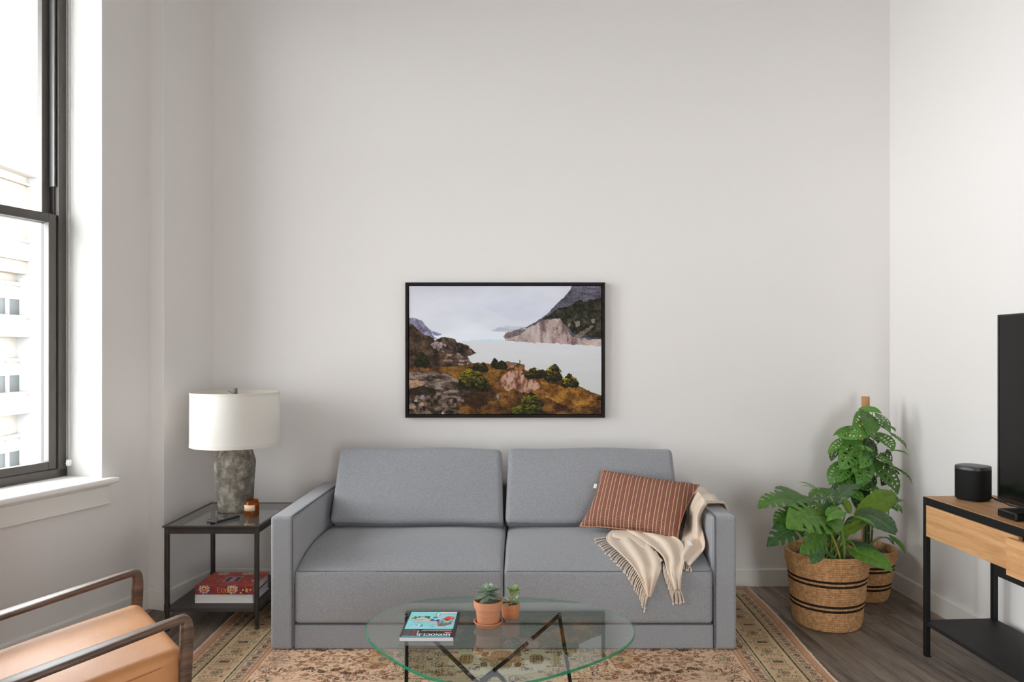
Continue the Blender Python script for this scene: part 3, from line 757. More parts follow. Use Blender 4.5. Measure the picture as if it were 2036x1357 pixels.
for k, (x0, x1) in enumerate(((IX0+.004, XC-.002), (XC+.002, IX1-.004))):
    hw = (x1-x0)/2; y0, y1 = SY0+.006, SY1-.13; cyy = (y0+y1)/2; zc = (.126+ZSE)/2; hz = (ZSE-.126)/2
    def fn(w, hw=hw, hz=hz, cyy=cyy):
        x, y, z = w; Y = y+cyy
        up = max(0, min(1, (z+hz*.2)/(hz*1.2)))
        ed = 1-(abs(x)/hw)**10
        z2 = z+up*(seat_z(Y)-ZSE)*(1-.25*(abs(x)/hw)**8)*(1 if Y > SY0+.02 else max(0, (Y-SY0-.004)/.016))
        z2 += up*.004*math.sin(x*9+k*2)*math.sin(Y*7)*ed
        y2 = y-(.010*crown(x, hw)*crown(z, hz) if Y < SY0+.05 else 0)
        # slack creases on the front face of the left cushion
        if k == 0 and Y < SY0+.05:
            for xc, s_ in ((-.075, .006), (-.05, .005), (-.098, .004)):
                y2 += .0028*math.exp(-((x-xc)/s_)**2)*max(0, (z+hz*.5)/(hz*1.5))
        return (x, y2, z2)
    cz = MB().box(((x0+x1)/2, cyy, zc), (2*hw, y1-y0, 2*hz), .020, 4, T=TS, ext=(60 if k == 0 else 30, 22, 8), fn=fn).build('seat_cushion', m_sofa, sofa)
    MB().tube([(x, SY0+.009-.000*crown(x-(x0+x1)/2, hw), ZSE-.006) for x in np.linspace(x0+.012, x1-.012, 24)], .0016, 5, T=TS).build('seat_seam', m_seam, cz)
# leaning back cushions
TIL = math.radians(25)
for k, (x0, x1) in enumerate(((-1.028, -.118), (-.108, .815))):
    hw = (x1-x0)/2; hh, th = .205, .080
    def fn(w, hw=hw):
        x, y, z = w
        tp = 1-.014*(z+hh)/(2*hh)/hw*1.0
        fr = crown(x, hw)*crown(z, hh)
        y2 = y-(.022*fr if y < 0 else -.006*fr)
        z2 = z+.006*crown(x, hw)*(1 if z > 0 else -.5)+.003*math.sin(x*11+k)
        return (x*tp, y2, z2)
    base = Matrix.Translation(((x0+x1)/2, 4.105, .628)) @ Matrix.Rotation(-TIL, 4, 'X')
    bc = MB().box((0, 0, 0), (2*hw, 2*th, 2*hh), .028, 4, T=TS @ base, ext=(24, 3, 14), fn=fn).build('back_cushion', m_sofa, sofa)
    loop = [(-hw+.03, -th+.012, -hh+.006), (hw-.03, -th+.012, -hh+.006)]
    MB().tube([(x*1.0, -th+.010, -hh-.0005-.003*crown(x, hw)) for x in np.linspace(-hw+.025, hw-.025, 20)], .003, 6, T=TS @ base).build('cushion_welt', m_seam, bc)

# ================================================================== THROW PILLOW
m, N, Lk, B = new_mat('striped_weave'); m_pil = m
B.inputs['Roughness'].default_value = .95; B.inputs['Specular IOR Level'].default_value = .15
tc = N.new('ShaderNodeTexCoord'); sp = N.new('ShaderNodeSeparateXYZ'); Lk.new(tc.outputs['Object'], sp.inputs[0])
def math_(op, a, b_=None, c=None):
    n = N.new('ShaderNodeMath'); n.operation = op
    for i, v in enumerate((a, b_, c)):
        if v is None: continue
        if isinstance(v, (int, float)): n.inputs[i].default_value = v
        else: Lk.new(v, n.inputs[i])
    return n.outputs[0]
wob = N.new('ShaderNodeTexNoise'); wob.inputs['Scale'].default_value = 40; Lk.new(tc.outputs['Object'], wob.inputs['Vector'])
xx_ = math_('ADD', sp.outputs[0], math_('MULTIPLY', math_('SUBTRACT', wob.outputs['Fac'], .5), .003))
ph = math_('FRACT', math_('MULTIPLY', math_('ADD', xx_, 1.0), 1/.0405))
rp = N.new('ShaderNodeValToRGB'); rp.color_ramp.interpolation = 'CONSTANT'
brw, crm, red = (*lin((120, 82, 72)), 1), (*lin((222, 178, 142)), 1), (*lin((150, 56, 48)), 1)
els = [(0, crm), (.075, brw), (.42, crm), (.485, brw), (.86, red), (.925, brw)]
E0 = rp.color_ramp.elements; E0[0].position = 0; E0[0].color = els[0][1]; E0[1].position = els[1][0]; E0[1].color = els[1][1]
for p_, c_ in els[2:]:
    e = E0.new(p_); e.color = c_
Lk.new(ph, rp.inputs[0])
zz = math_('FRACT', math_('MULTIPLY', math_('ADD', sp.outputs[1], 1.0), 1/.0062))
tick = math_('GREATER_THAN', zz, .62)
n3 = N.new('ShaderNodeTexNoise'); n3.inputs['Scale'].default_value = 260; Lk.new(tc.outputs['Object'], n3.inputs['Vector'])
tk2 = math_('MULTIPLY', tick, math_('MULTIPLY', n3.outputs['Fac'], .75))
mxc = N.new('ShaderNodeMixRGB'); mxc.inputs[2].default_value = (*lin((186, 142, 120)), 1); Lk.new(tk2, mxc.inputs[0]); Lk.new(rp.outputs[0], mxc.inputs[1])
Lk.new(mxc.outputs[0], B.inputs['Base Color'])
bpn = N.new('ShaderNodeBump'); bpn.inputs['Strength'].default_value = .5; bpn.inputs['Distance'].default_value = .003; Lk.new(n3.outputs['Fac'], bpn.inputs['Height']); Lk.new(bpn.outputs[0], B.inputs['Normal'])

BL, BR, TL, TR = at(1153, 1048, 3.855), at(1347, 1074, 3.665), at(1197, 936, 4.005), at(1391, 966, 3.885)
cen = (BL+BR+TL+TR)/4; ex = ((BR-BL)+(TR-TL)).normalized(); ey = ((TL-BL)+(TR-BR)); ey = (ey-ex*ey.dot(ex)).normalized(); ez = ex.cross(ey)
MP = Matrix((ex, ey, ez)).transposed().to_4x4(); MP.translation = cen-ez*.0
pil = empty('throw_pillow', (0, 0, 0), label='rust and cream striped lumbar pillow leaning at the sofa end', cat='pillow'); pil.matrix_world = MP
hw, hh = .247, .160; MPI = MP.inverted()
def pil_pt(u, v, s):
    # u, v in -1..1, pinched ears, plump centre
    pin = 1-.085*(1-v*v)**1.0*abs(u)**6; pin2 = 1-.10*(1-u*u)**1.0*abs(v)**6
    t = ((1-u**4)*(1-v**4))**.62
    a, c = (u*pin+1)/2, (v*pin2+1)/2
    q = (BL*(1-a)+BR*a)*(1-c)+(TL*(1-a)+TR*a)*c
    return MPI @ q + Vector((0, 0, s*(.066*t+.0015)+.006))
b = MB(); nu, nv = 44, 28
us = [math.sin(PI/2*(-1+2*i/nu)) for i in range(nu+1)]; vs_ = [math.sin(PI/2*(-1+2*j/nv)) for j in range(nv+1)]
b.grid([[pil_pt(u, v, 1) for v in vs_] for u in us]); b.grid([[pil_pt(u, v, -1) for v in reversed(vs_)] for u in us])
b.build('cover', m_pil, pil, angle=80)
edge = [pil_pt(u, -1, 0) for u in us]+[pil_pt(1, v, 0) for v in vs_]+[pil_pt(u, 1, 0) for u in reversed(us)]+[pil_pt(-1, v, 0) for v in reversed(vs_)]
MB().tube(edge, .0034, 6, closed=True).build('edge_seam', mat('pillow_seam', (190, 140, 112), .95, var=.2, vscale=120), pil)
tp_ = MPI @ (BL.lerp(TL, .72)); MB().b2((tp_.x-.012, tp_.y-.014, .004), (tp_.x+.004, tp_.y+.012, .008), .001).build('tag', mat('white_tag', (236, 234, 230), .8), pil, label='small white sewn tag')

# ================================================================== THROW BLANKET
m_throw = fabric('cream_wool', (214, 194, 174), (230, 212, 194), 900, bump=.3, sheen=.3)
def on_sofa(px, py, lift=.006):
    d = SY0-.004-lift
    if at(px, py, d).z < ZSE-.012: return at(px, py, d)
    while d < 4.2:
        p = at(px, py, d)
        if p.z <= seat_z(max(SY0+.006, d))-.018*max(0, 1-(d-SY0+.004)/.02)**2+lift: return p
        d += .003
    return p
Z6 = lambda x, y: (1140+x/4.378, 920+y/4.378)          # reading frame of the drape measurements
def resample(P, n):
    P = [Vector((*p, 0)) for p in P]; Q = smooth_path(P, 8); L = [0]
    for a, c in zip(Q[:-1], Q[1:]): L.append(L[-1]+(c-a).length)
    out = []
    for i in range(n):
        t = L[-1]*i/(n-1); k = max(j for j in range(len(L)) if L[j] <= t+1e-9); k = min(k, len(Q)-2)
        f = (t-L[k])/max(1e-9, L[k+1]-L[k]); out.append(Q[k].lerp(Q[k+1], min(1, f)))
    return out
def drape(left, right, nu, nv, lift, ripple=0, freq=3, bulge=0, place=on_sofa):
    A, Bq = resample(left, nu), resample(right, nu); rows = []
    for i in range(nu):
        row = []
        for j in range(nv):
            t = j/(nv-1); q = A[i].lerp(Bq[i], t); x, y = Z6(q.x, q.y)
            row.append(place(x, y, lift+bulge*math.sin(PI*t)+ripple*(.5+.5*math.sin(freq*PI*t+i*.12))))
        rows.append(row)
    for _ in range(3):                                 # let the cloth ease over edges
        rows = [rows[0]]+[[a*.25+p*.5+c*.25+Vector((0, -.0006, .0006)) for a, p, c in zip(rows[i-1], rows[i], rows[i+1])] for i in range(1, nu-1)]+[rows[-1]]
    return rows
thr = empty('throw_blanket', (.78, 3.8, .45), label='cream fringed throw blanket draped over the right sofa arm and seat', cat='blanket')
To = Matrix.Translation((-.78, -3.8, -.45))
bt = MB()
r1 = drape([(345, 590), (285, 668), (400, 780), (520, 905), (600, 1040), (648, 1172)], [(560, 570), (640, 680), (720, 790), (762, 900), (725, 1020), (668, 1172)], 40, 18, .010, .016, 4.2, .004)
bt.grid(r1, T=To)
r1b = drape([(348, 598), (440, 588), (560, 600), (700, 625)], [(330, 655), (480, 690), (600, 745), (740, 770)], 20, 8, .016, .010, 1.0, .006); bt.grid(r1b, T=To)
r2 = drape([(470, 592), (600, 672), (715, 752), (790, 830), (815, 930), (855, 1040), (882, 1112)], [(720, 625), (880, 655), (950, 720), (965, 830), (945, 930), (930, 1030), (928, 1106)], 40, 16, .026, .017, 3.6, .006)
bt.grid(r2, T=To)
# part running from the seat up the inner face of the arm
def on_arm(px, py, lift):
    # inner arm face X = IX1, leaning out a little where the cloth bunches
    best = None; d = 3.50
    X = IX1-lift
    d = X*F/(px-1045) if px > 1046 else 9
    if d > 4.10: return on_sofa(px, py, lift)
    p = at(px, py, max(3.50, d))
    if p.z < seat_z(min(4.1, max(3.46, p.y)))+lift: return on_sofa(px, py, lift)
    return p
r3 = drape([(1085, 250), (1035, 345), (1000, 450), (965, 560), (945, 660), (925, 740), (918, 812)], [(1170, 360), (1125, 420), (1105, 520), (1128, 620), (1142, 740), (1080, 830), (1012, 905)], 44, 14, .018, .018, 3.0, .014, on_arm)
bt.grid(r3, T=To)
# folded length over the top of the arm and its outer side
rows = []
for i in range(21):
    t = i/20; row = []
    y0, y1 = 3.655+.03*t, 4.12-.02*t
    for j in range(19):
        s = j/18
        # cross profile: inner face -> top -> outer face
        L = .13+.125+.20*(.55+.45*t); q = s*L
        if q < .13: X, Z = IX1-.010, AZ-.13+q+.002
        elif q < .255: X, Z = IX1-.006+(q-.13)*.93, AZ+.012+.004*math.sin(PI*(q-.13)/.125)
        else: X, Z = SX1+.012, AZ-(q-.255)
        Y = y0+(y1-y0)*t+.010*math.sin(s*9+t*4)
        row.append((X+.004*math.sin(t*17+s*3), Y, Z+.006*math.sin(t*15+1)*(1 if .13 < q < .255 else .3)))
    rows.append(row)
bt.grid(rows, T=To)
cl = bt.build('cloth', m_throw, thr, angle=180)
sm = cl.modifiers.new('thickness', 'SOLIDIFY'); sm.thickness = .0045; sm.offset = 0
b = MB()                                               # rolled hems
for rows_, idx in ((r1, 0), (r2, 0), (r1b, 0)):
    b.tube([r[idx] for r in rows_], .0042, 6, T=To)
b.tube([r[-1] for r in r2], .0038, 6, T=To); b.tube([r[-1] for r in r1[18:]], .0035, 6, T=To)
b.build('hem', m_throw, thr)
b = MB(); rg = random.Random(4)
def fringe(P, n, o0, o1, lift, bow=0):
    Q = resample(P, n)
    for i, q in enumerate(Q):
        t = i/(n-1); ox = o0[0]+(o1[0]-o0[0])*t+rg.uniform(-8, 8); oy = o0[1]+(o1[1]-o0[1])*t+rg.uniform(-8, 10)
        pts = []
        for k in range(5):
            f = k/4; x, y = Z6(q.x+ox*f**.9+bow*math.sin(PI*f), q.y+oy*f+bow*.4*math.sin(PI*f)); pts.append(on_sofa(x, y, lift*(1-f*.5)))
        b.tube(pts, lambda f: .0030-.0004*f, 6, T=To, sub=2)
        e = pts[-1]; b.box(tuple(To @ e), (.009, .008, .010), .0035, 2)
fringe([(300, 655), (285, 668), (400, 780), (520, 905), (600, 1040), (646, 1168)], 34, (-92, 18), (-22, 135), .010, -6)
fringe([(786, 880), (815, 940), (855, 1040), (880, 1108)], 13, (10, 105), (-10, 115), .016, -10)
fringe([(880, 1110), (905, 1114), (928, 1106)], 5, (15, 120), (25, 110), .016, 4)
fringe([(918, 812), (960, 862), (1010, 905)], 7, (10, 75), (10, 40), .018, 6)
fringe([(720, 770), (745, 820), (775, 850)], 9, (-35, 120), (-10, 80), .030, -14)
b.build('fringe', m_throw, thr, kind='stuff')
# sewn care label on the arm part
b0 = r3[32][5]; eu = (r3[34][9]-r3[30][2]).normalized(); ew = (r3[36][5]-r3[28][5]); ew = (ew-eu*ew.dot(eu)).normalized(); en = eu.cross(ew); en = en if en.y < 0 else -en
off_ = max((r3[i][j]-b0).dot(en) for i in range(28, 38) for j in range(1, 10) if (r3[i][j]-b0-en*(r3[i][j]-b0).dot(en)).length < .03)+.003
lp = [b0+en*off_+eu*a+ew*c for a, c in ((-.024, -.010), (.024, -.010), (.024, .010), (-.024, .010))]
b = MB(); b.add(lp+[p+Vector((-.0015, -.0015, .001)) for p in lp], [(0, 1, 2, 3), (7, 6, 5, 4), (0, 4, 5, 1), (1, 5, 6, 2), (2, 6, 7, 3), (3, 7, 4, 0)], To)
recalc(b.build('sewn_label', mat('label_satin', (240, 240, 238), .5), thr, label='white sewn label', smooth=False))

# ================================================================== PICTURE
pic = empty('framed_picture', (-.1185, BACK-.02, 1.382), label='framed landscape print of a glacier lake hanging above the sofa', cat='picture')
PX0, PX1, PZ0, PZ1, PY = -.699, .462, .988, 1.775, 4.383
To = Matrix.Translation((.1185, -(BACK-.02), -1.382))
m_fr = wood('black_frame', (22, 17, 16), (38, 31, 29), 0, 5, .55, spec=.15)
for lo, hi in (((PX0, PY, PZ0), (PX0+.017, BACK-.001, PZ1)), ((PX1-.017, PY, PZ0), (PX1, BACK-.001, PZ1)), ((PX0+.017, PY, PZ0), (PX1-.017, BACK-.001, PZ0+.017)), ((PX0+.017, PY, PZ1-.017), (PX1-.017, BACK-.001, PZ1))):
    MB().b2(lo, hi, .0015, 1, T=To).build('frame_rail', m_fr, pic)
MB().b2((PX0+.01, BACK-.012, PZ0+.01), (PX1-.01, BACK-.002, PZ1-.01), 0, T=To).build('backing_board', mat('backing_black', (14, 13, 13), .9), pic)
# print, painted in the reading frame x 100..1782, y 128..1248 (y down)
cv = Canvas(np.linspace(100, 1782, 760), np.linspace(128, 1248, 506), (214, 214, 222))
X, Y = cv.X, cv.Y
t = np.clip((Y-128)/500, 0, 1)[..., None]
cv.px[:] = np.array((206, 207, 218))*(1-t)+np.array((226, 229, 238))*t
cl_ = (fbm(X*.0022+Y*.0012, Y*.004, 5, 2)-.5)[..., None]; cv.px += cl_*34
c2_ = np.clip(1-((X-1000)/520)**2-((Y-330)/200)**2, 0, 1)[..., None]; cv.px -= c2_*np.array((14, 12, 8))*1.0
_p0 = cv.poly
def _bleed(P, *a, **k):
    return _p0([(40 if x <= 100 else 1850 if x >= 1782 else x, 1320 if y >= 1248 else 60 if y <= 120 else y) for x, y in P], *a, **k)
cv.poly = _bleed
def tex(c1, c2, sx, sy, sd, o=5, k=2.2):
    c1, c2 = np.array(c1, float), np.array(c2, float)
    def f(x, y):
        n = np.clip((fbm(x*sx, y*sy, o, sd, .6)-.5)*k+.5, 0, 1)[:, None]; return c1*(1-n)+c2*n
    return f
lake = lambda x, y: np.array((214, 214, 220))*(1-np.clip((y-600)/500, 0, 1)[:, None])+np.array((200, 203, 200))*np.clip((y-600)/500, 0, 1)[:, None]+((fbm(x*.004, y*.03, 3, 4)-.5)*5)[:, None]
cv.poly([(340, 560), (420, 545), (950, 520), (960, 600), (1782, 640), (1782, 1248), (500, 1248), (340, 700)], (224, 229, 237), .8, 8, .02)
cv.poly([(560, 612), (760, 606), (960, 616), (1400, 634), (1782, 652), (1782, 1248), (560, 1248)], lake)
cv.poly([(640, 600), (800, 594), (955, 600), (955, 616), (640, 614)], (188, 216, 230), .8, 6, .05)
cv.poly([(820, 522), (880, 490), (960, 478), (1080, 480), (1140, 500), (940, 530)], (158, 164, 184), .6, 6, .02)
cv.poly([(700, 300), (1080, 440), (1240, 420), (1060, 500), (800, 480)], (220, 222, 230), .35, 30, .01)
# right mountain
cv.poly([(1560, 120), (1800, 120), (1800, 660), (1440, 634), (960, 612), (920, 570), (1000, 520), (1100, 495), (1230, 430), (1320, 360), (1400, 270), (1490, 190)], tex((62, 64, 78), (104, 104, 122), .012, .03, 5), 1, 10, .03)
cv.poly([(1230, 425), (1300, 400), (1390, 330), (1480, 300), (1580, 250), (1700, 250), (1800, 230), (1800, 600), (1700, 570), (1540, 560), (1480, 480), (1420, 415)], tex((32, 34, 32), (72, 74, 66), .02, .02, 8), 1, 26, .02)
cv.poly([(920, 570), (960, 525), (1060, 515), (1180, 470), (1290, 425), (1420, 408), (1480, 490), (1520, 570), (1620, 590), (1800, 590), (1800, 660), (1440, 634), (960, 612)], tex((104, 92, 98), (190, 174, 170), .022, .008, 12, 5, 3), 1, 14, .03)
cv.poly([(925, 560), (1010, 520), (1130, 505), (1090, 545), (1000, 580), (940, 590)], tex((76, 72, 84), (120, 112, 120), .02, .02, 3), .9, 8, .03)
cv.poly([(1350, 600), (1480, 560), (1480, 634), (1360, 632)], (176, 146, 142), .5, 10, .03); cv.poly([(1620, 610), (1782, 585), (1782, 655), (1640, 645)], tex((176, 152, 144), (206, 188, 182), .03, .03, 6), .9, 8, .04)
cv.poly([(1540, 570), (1700, 470), (1720, 480), (1600, 580)], (140, 130, 126), .6, 8, .04)
for (x, y, r) in ((1570, 460, 26), (1705, 435, 18), (1500, 470, 12)): cv.poly([(x-r, y-r), (x+r, y-r), (x+r*.6, y+r), (x-r*.5, y+r)], (150, 142, 138), .7, 10, .05)
cv.poly([(1660, 570), (1782, 490), (1782, 575)], (44, 46, 40), .9, 10, .03)
# far left ridge and dark slope
cv.poly([(100, 402), (150, 404), (210, 430), (250, 478), (290, 510), (310, 560), (345, 588), (240, 590), (100, 480)], tex((96, 98, 120), (150, 150, 170), .02, .02, 7), 1, 8, .04)
cv.poly([(300, 520), (390, 550), (350, 565), (310, 555)], (112, 116, 150), .9)
cv.poly([(100, 430), (140, 470), (210, 540), (300, 575), (330, 610), (420, 640), (480, 720), (600, 800), (640, 900), (100, 900)], tex((44, 38, 38), (88, 76, 66), .018, .02, 9), 1, 10, .03)
cv.poly([(300, 625), (350, 590), (400, 570), (500, 592), (520, 620), (600, 640), (650, 680), (692, 716), (610, 750), (520, 720), (430, 712), (330, 690)], tex((40, 36, 36), (96, 84, 82), .03, .03, 10), 1, 9, .05)
cv.poly([(290, 640), (340, 610), (430, 640), (400, 700), (330, 690)], tex((70, 66, 70), (168, 158, 164), .05, .05, 11, 4, 4), .75, 14, .05)
cv.poly([(430, 715), (520, 715), (610, 750), (650, 800), (560, 820), (400, 800)], tex((66, 56, 54), (150, 132, 126), .02, .06, 14, 4, 3), .95, 10, .05)
# foreground land
fg = [(100, 840), (250, 850), (420, 830), (560, 835), (640, 800), (720, 800), (820, 810), (960, 790), (1060, 805), (1108, 820), (1110, 860), (1180, 880), (1300, 900), (1440, 940), (1590, 1000), (1680, 1050), (1782, 1110), (1782, 1248), (100, 1248)]
cv.poly(fg, tex((58, 44, 34), (124, 92, 56), .012, .02, 20, 5, 2.4), 1, 10, .04)
cv.poly([(380, 850), (640, 820), (900, 860), (860, 990), (560, 940), (420, 900)], tex((88, 68, 40), (136, 106, 58), .012, .03, 22), .8, 24, .03)
cv.poly([(1250, 960), (1380, 985), (1560, 1010), (1700, 1080), (1740, 1180), (1500, 1190), (1300, 1100)], tex((96, 68, 38), (162, 124, 68), .014, .02, 24, 5, 3), .85, 26, .03)
cv.poly([(100, 880), (300, 876), (440, 905), (590, 980), (640, 1060), (560, 1150), (300, 1130), (200, 1060), (100, 1000)], tex((58, 52, 52), (132, 122, 120), .014, .04, 26, 5, 3), .95, 18, .04)
cv.poly([(100, 945), (180, 950), (240, 975), (200, 1010), (100, 1040)], tex((120, 98, 86), (176, 150, 132), .02, .03, 28), 1, 7, .05)
cv.poly([(100, 1040), (220, 1000), (330, 1030), (340, 1090), (100, 1110)], (40, 35, 33), .75, 14, .04)
cv.poly([(100, 1090), (300, 1080), (520, 1110), (560, 1248), (100, 1248)], tex((40, 36, 36), (120, 110, 106), .03, .03, 30, 4, 3), .9, 20, .04)
for (x, y, r, c) in ((130, 1180, 34, (150, 136, 130)), (210, 1160, 22, (196, 148, 128)), (215, 1100, 24, (130, 134, 150)), (865, 1095, 26, (134, 130, 130)), (395, 1240, 14, (176, 178, 186)), (160, 1130, 14, (176, 168, 164)), (1150, 960, 20, (160, 136, 124))):
    cv.poly([(x-r, y+r*.7), (x-r*.6, y-r*.4), (x+r*.2, y-r*.8), (x+r, y), (x+r*.7, y+r*.7)], c, .9, 5, .06)
cv.poly([(520, 1000), (820, 1000), (880, 1120), (700, 1200), (540, 1120)], (36, 30, 28), .55, 30, .02)
# pink crags
crag = lambda sd: tex((92, 66, 56), (190, 158, 146), .035, .012, sd, 5, 3.2)
cv.poly([(870, 970), (960, 880), (1060, 850), (1100, 880), (1060, 930), (960, 990), (900, 1020)], crag(31), .95, 10, .06)
cv.poly([(1040, 930), (1090, 905), (1200, 930), (1250, 1010), (1180, 1060), (1060, 1060), (1000, 1010)], crag(33), .95, 12, .06)
cv.poly([(920, 1020), (1010, 960), (1030, 1000), (970, 1050)], crag(35), .9, 8, .06)
cv.poly([(1030, 818), (1108, 815), (1112, 850), (1080, 865), (1020, 850)], tex((70, 52, 42), (150, 112, 60), .04, .04, 36), 1, 5, .06)
cv.poly([(950, 790), (1050, 806), (1010, 840), (960, 850)], tex((110, 88, 78), (160, 132, 118), .04, .03, 37), .9, 5, .05)
# bushes: dark mass plus sunlit tufts on the upper left
def bush(cx, cyy, rx, ry, lit, n=60, sd=0):
    r = random.Random(sd)
    cv.poly([(cx-rx, cyy+ry*.6), (cx-rx*.8, cyy-ry*.2), (cx-rx*.3, cyy-ry*.9), (cx+rx*.1, cyy-ry), (cx+rx*.6, cyy-ry*.4), (cx+rx, cyy+ry*.5), (cx+rx*.7, cyy+ry), (cx-rx*.7, cyy+ry)], (34, 36, 22), 1, rx*.18, .05, sd)
    for k in range(n):
        a, q = r.uniform(0, 2*PI), math.sqrt(r.random()); x, y = cx+rx*.85*q*math.cos(a), cyy+ry*.85*q*math.sin(a)
        l = max(0, min(1, .5-(y-cyy)/ry*.6-(x-cx)/rx*.3+r.uniform(-.3, .3)))
        c = tuple((1-l)*p+l*w for p, w in zip((36, 40, 22), lit)); cv.ell(x, y, rx*r.uniform(.05, .13), ry*r.uniform(.03, .08), c, .85)
bush(650, 930, 125, 95, (132, 124, 40), 170, 1); bush(740, 980, 70, 75, (110, 108, 36), 80, 2); bush(850, 800, 36, 46, (70, 70, 40), 40, 3); bush(910, 820, 60, 42, (84, 82, 44), 50, 4)
bush(690, 835, 40, 36, (90, 86, 40), 40, 5); bush(752, 840, 48, 42, (98, 96, 40), 50, 6); bush(1190, 890, 85, 50, (122, 106, 44), 80, 7); bush(1365, 890, 82, 76, (140, 128, 56), 120, 8); bush(1380, 842, 40, 32, (150, 136, 70), 40, 9)
bush(1510, 960, 80, 56, (168, 150, 42), 110, 10); bush(1500, 912, 24, 22, (160, 140, 60), 30, 11); bush(1170, 1140, 105, 80, (116, 116, 42), 150, 12); bush(1140, 1215, 170, 60, (112, 116, 44), 160, 13); bush(1765, 1110, 26, 18, (190, 166, 40), 20, 14); bush(210, 770, 70, 70, (70, 66, 44), 60, 15); bush(1265, 890, 50, 36, (104, 96, 44), 40, 16)
cv.rect(1064, 786, 1072, 812, (40, 42, 48)); cv.ell(1068, 780, 4, 5, (40, 38, 40)); cv.line([(1068, 792), (1078, 786)], 3, (40, 42, 48))
nz = (fbm(X*.12, Y*.12, 3, 40)-.5)[..., None]; land = (cv.px.mean(-1, keepdims=True) < 150); cv.px += nz*36*land
rg_ = np.abs(fbm(X*.035, Y*.05, 4, 51)-.5)[..., None]; cv.px -= land*np.clip(.06-rg_, 0, 1)*420
cv.px = np.where(land, (cv.px-84)*1.28+84+np.array((6, 1, -6)), cv.px)
x0, x1, z0, z1 = PX0+.021, PX1-.021, PZ0+.021, PZ1-.021
MB().b2((x0, PY+.006, z0), (x1, BACK-.012, z1), 0, T=To).build('canvas', mat('canvas_edge', (30, 28, 27), .8), pic)
cv.build('print', attr_mat('picture_print', .62, spec=.25), lambda X, Y: (x0+(x1-x0)*(X-100)/1682+.1185, PY+.0055-(BACK-.02), z1-(z1-z0)*(Y-128)/1120-1.382), pic)

# ================================================================== SIDE TABLE
m_iron = mat('dark_iron', (66, 60, 57), .42, metal=.55, var=.12, vscale=20, spec=.5)
m_iron_d = mat('iron_shelf', (74, 68, 66), .5, metal=.35, var=.08, vscale=8)
st = empty('side_table', (-1.542, 3.98, 0), label='dark iron side table with a glass top beside the sofa', cat='side table')
To = Matrix.Translation((1.542, -3.98, 0))
tx0, tx1, ty0, ty1, tz = -1.780, -1.303, 3.69, 4.27, .519
LR = .0125
for (x, y) in ((tx0+.018, ty0+.018), (tx1-.018, ty0+.018), (tx0+.018, ty1-.018), (tx1-.018, ty1-.018)):
    zb = .0105 if x > RX0 else .0005
    lg = MB().tube([(x, y, .13), (x, y, tz-.012)], LR, 12, T=To).tube([(x, y, zb+.012), (x, y, .10)], lambda t: .0085+.003*t, 12, T=To).tube([(x, y, .095), (x, y, .132)], .0145, 12, T=To).build('leg', m_iron, st)
    MB().lathe([(.0, 0), (.011, 0), (.0125, .005), (.011, .012), (.006, .016), (0, .016)], 14, (x, y, zb), T=To).build('foot', m_iron, lg)
b = MB()
for lo, hi in (((tx0, ty0, tz-.008), (tx1, ty0+.016, tz)), ((tx0, ty1-.016, tz-.008), (tx1, ty1, tz)), ((tx0, ty0+.016, tz-.008), (tx0+.016, ty1-.016, tz)), ((tx1-.016, ty0+.016, tz-.008), (tx1, ty1-.016, tz))): b.b2(lo, hi, .002, 1, T=To)
b.build('top_rim', m_iron, st)
b = MB()
for lo, hi in (((tx0+.012, ty0+.010, tz-.040), (tx1-.012, ty0+.022, tz-.008)), ((tx0+.012, ty1-.022, tz-.040), (tx1-.012, ty1-.010, tz-.008)), ((tx0+.010, ty0+.022, tz-.040), (tx0+.022, ty1-.022, tz-.008)), ((tx1-.022, ty0+.022, tz-.040), (tx1-.010, ty1-.022, tz-.008))): b.b2(lo, hi, .002, 1, T=To)
b.build('apron', m_iron, st)
m_tglass = glass('table_glass', (.80, .84, .82), 1.6, 1.6)
MB().b2((tx0+.016, ty0+.016, tz-.0075), (tx1-.016, ty1-.016, tz-.0015), 0, T=To).build('glass_top', m_tglass, st)
MB().b2((tx0+.014, ty0+.012, .094), (tx1-.014, ty1-.012, .114), .002, 1, T=To).build('shelf', m_iron_d, st)

# ------------------------------------------------------------------ lamp
lx, ly = -1.562, 4.06
lamp = empty('table_lamp', (lx, ly, tz), label='table lamp with white drum shade and rough grey clay base', cat='lamp')
m, N, Lk, B = new_mat('weathered_clay'); B.inputs['Roughness'].default_value = .9; B.inputs['Specular IOR Level'].default_value = .15
tc = N.new('ShaderNodeTexCoord'); n1 = N.new('ShaderNodeTexNoise'); n1.inputs['Scale'].default_value = 16; n1.inputs['Detail'].default_value = 8; n1.inputs['Roughness'].default_value = .7
n2 = N.new('ShaderNodeTexNoise'); n2.inputs['Scale'].default_value = 75; n2.inputs['Detail'].default_value = 6
for n in (n1, n2): Lk.new(tc.outputs['Object'], n.inputs['Vector'])
rp = N.new('ShaderNodeValToRGB'); rp.color_ramp.elements[0].position = .36; rp.color_ramp.elements[0].color = (*lin((88, 82, 76)), 1); rp.color_ramp.elements[1].position = .66; rp.color_ramp.elements[1].color = (*lin((176, 170, 156)), 1)
e = rp.color_ramp.elements.new(.5); e.color = (*lin((124, 118, 108)), 1)
Lk.new(n1.outputs['Fac'], rp.inputs[0]); Lk.new(rp.outputs[0], B.inputs['Base Color'])
bq = N.new('ShaderNodeBump'); bq.inputs['Strength'].default_value = .55; bq.inputs['Distance'].default_value = .006; Lk.new(n2.outputs['Fac'], bq.inputs['Height']); Lk.new(bq.outputs[0], B.inputs['Normal'])
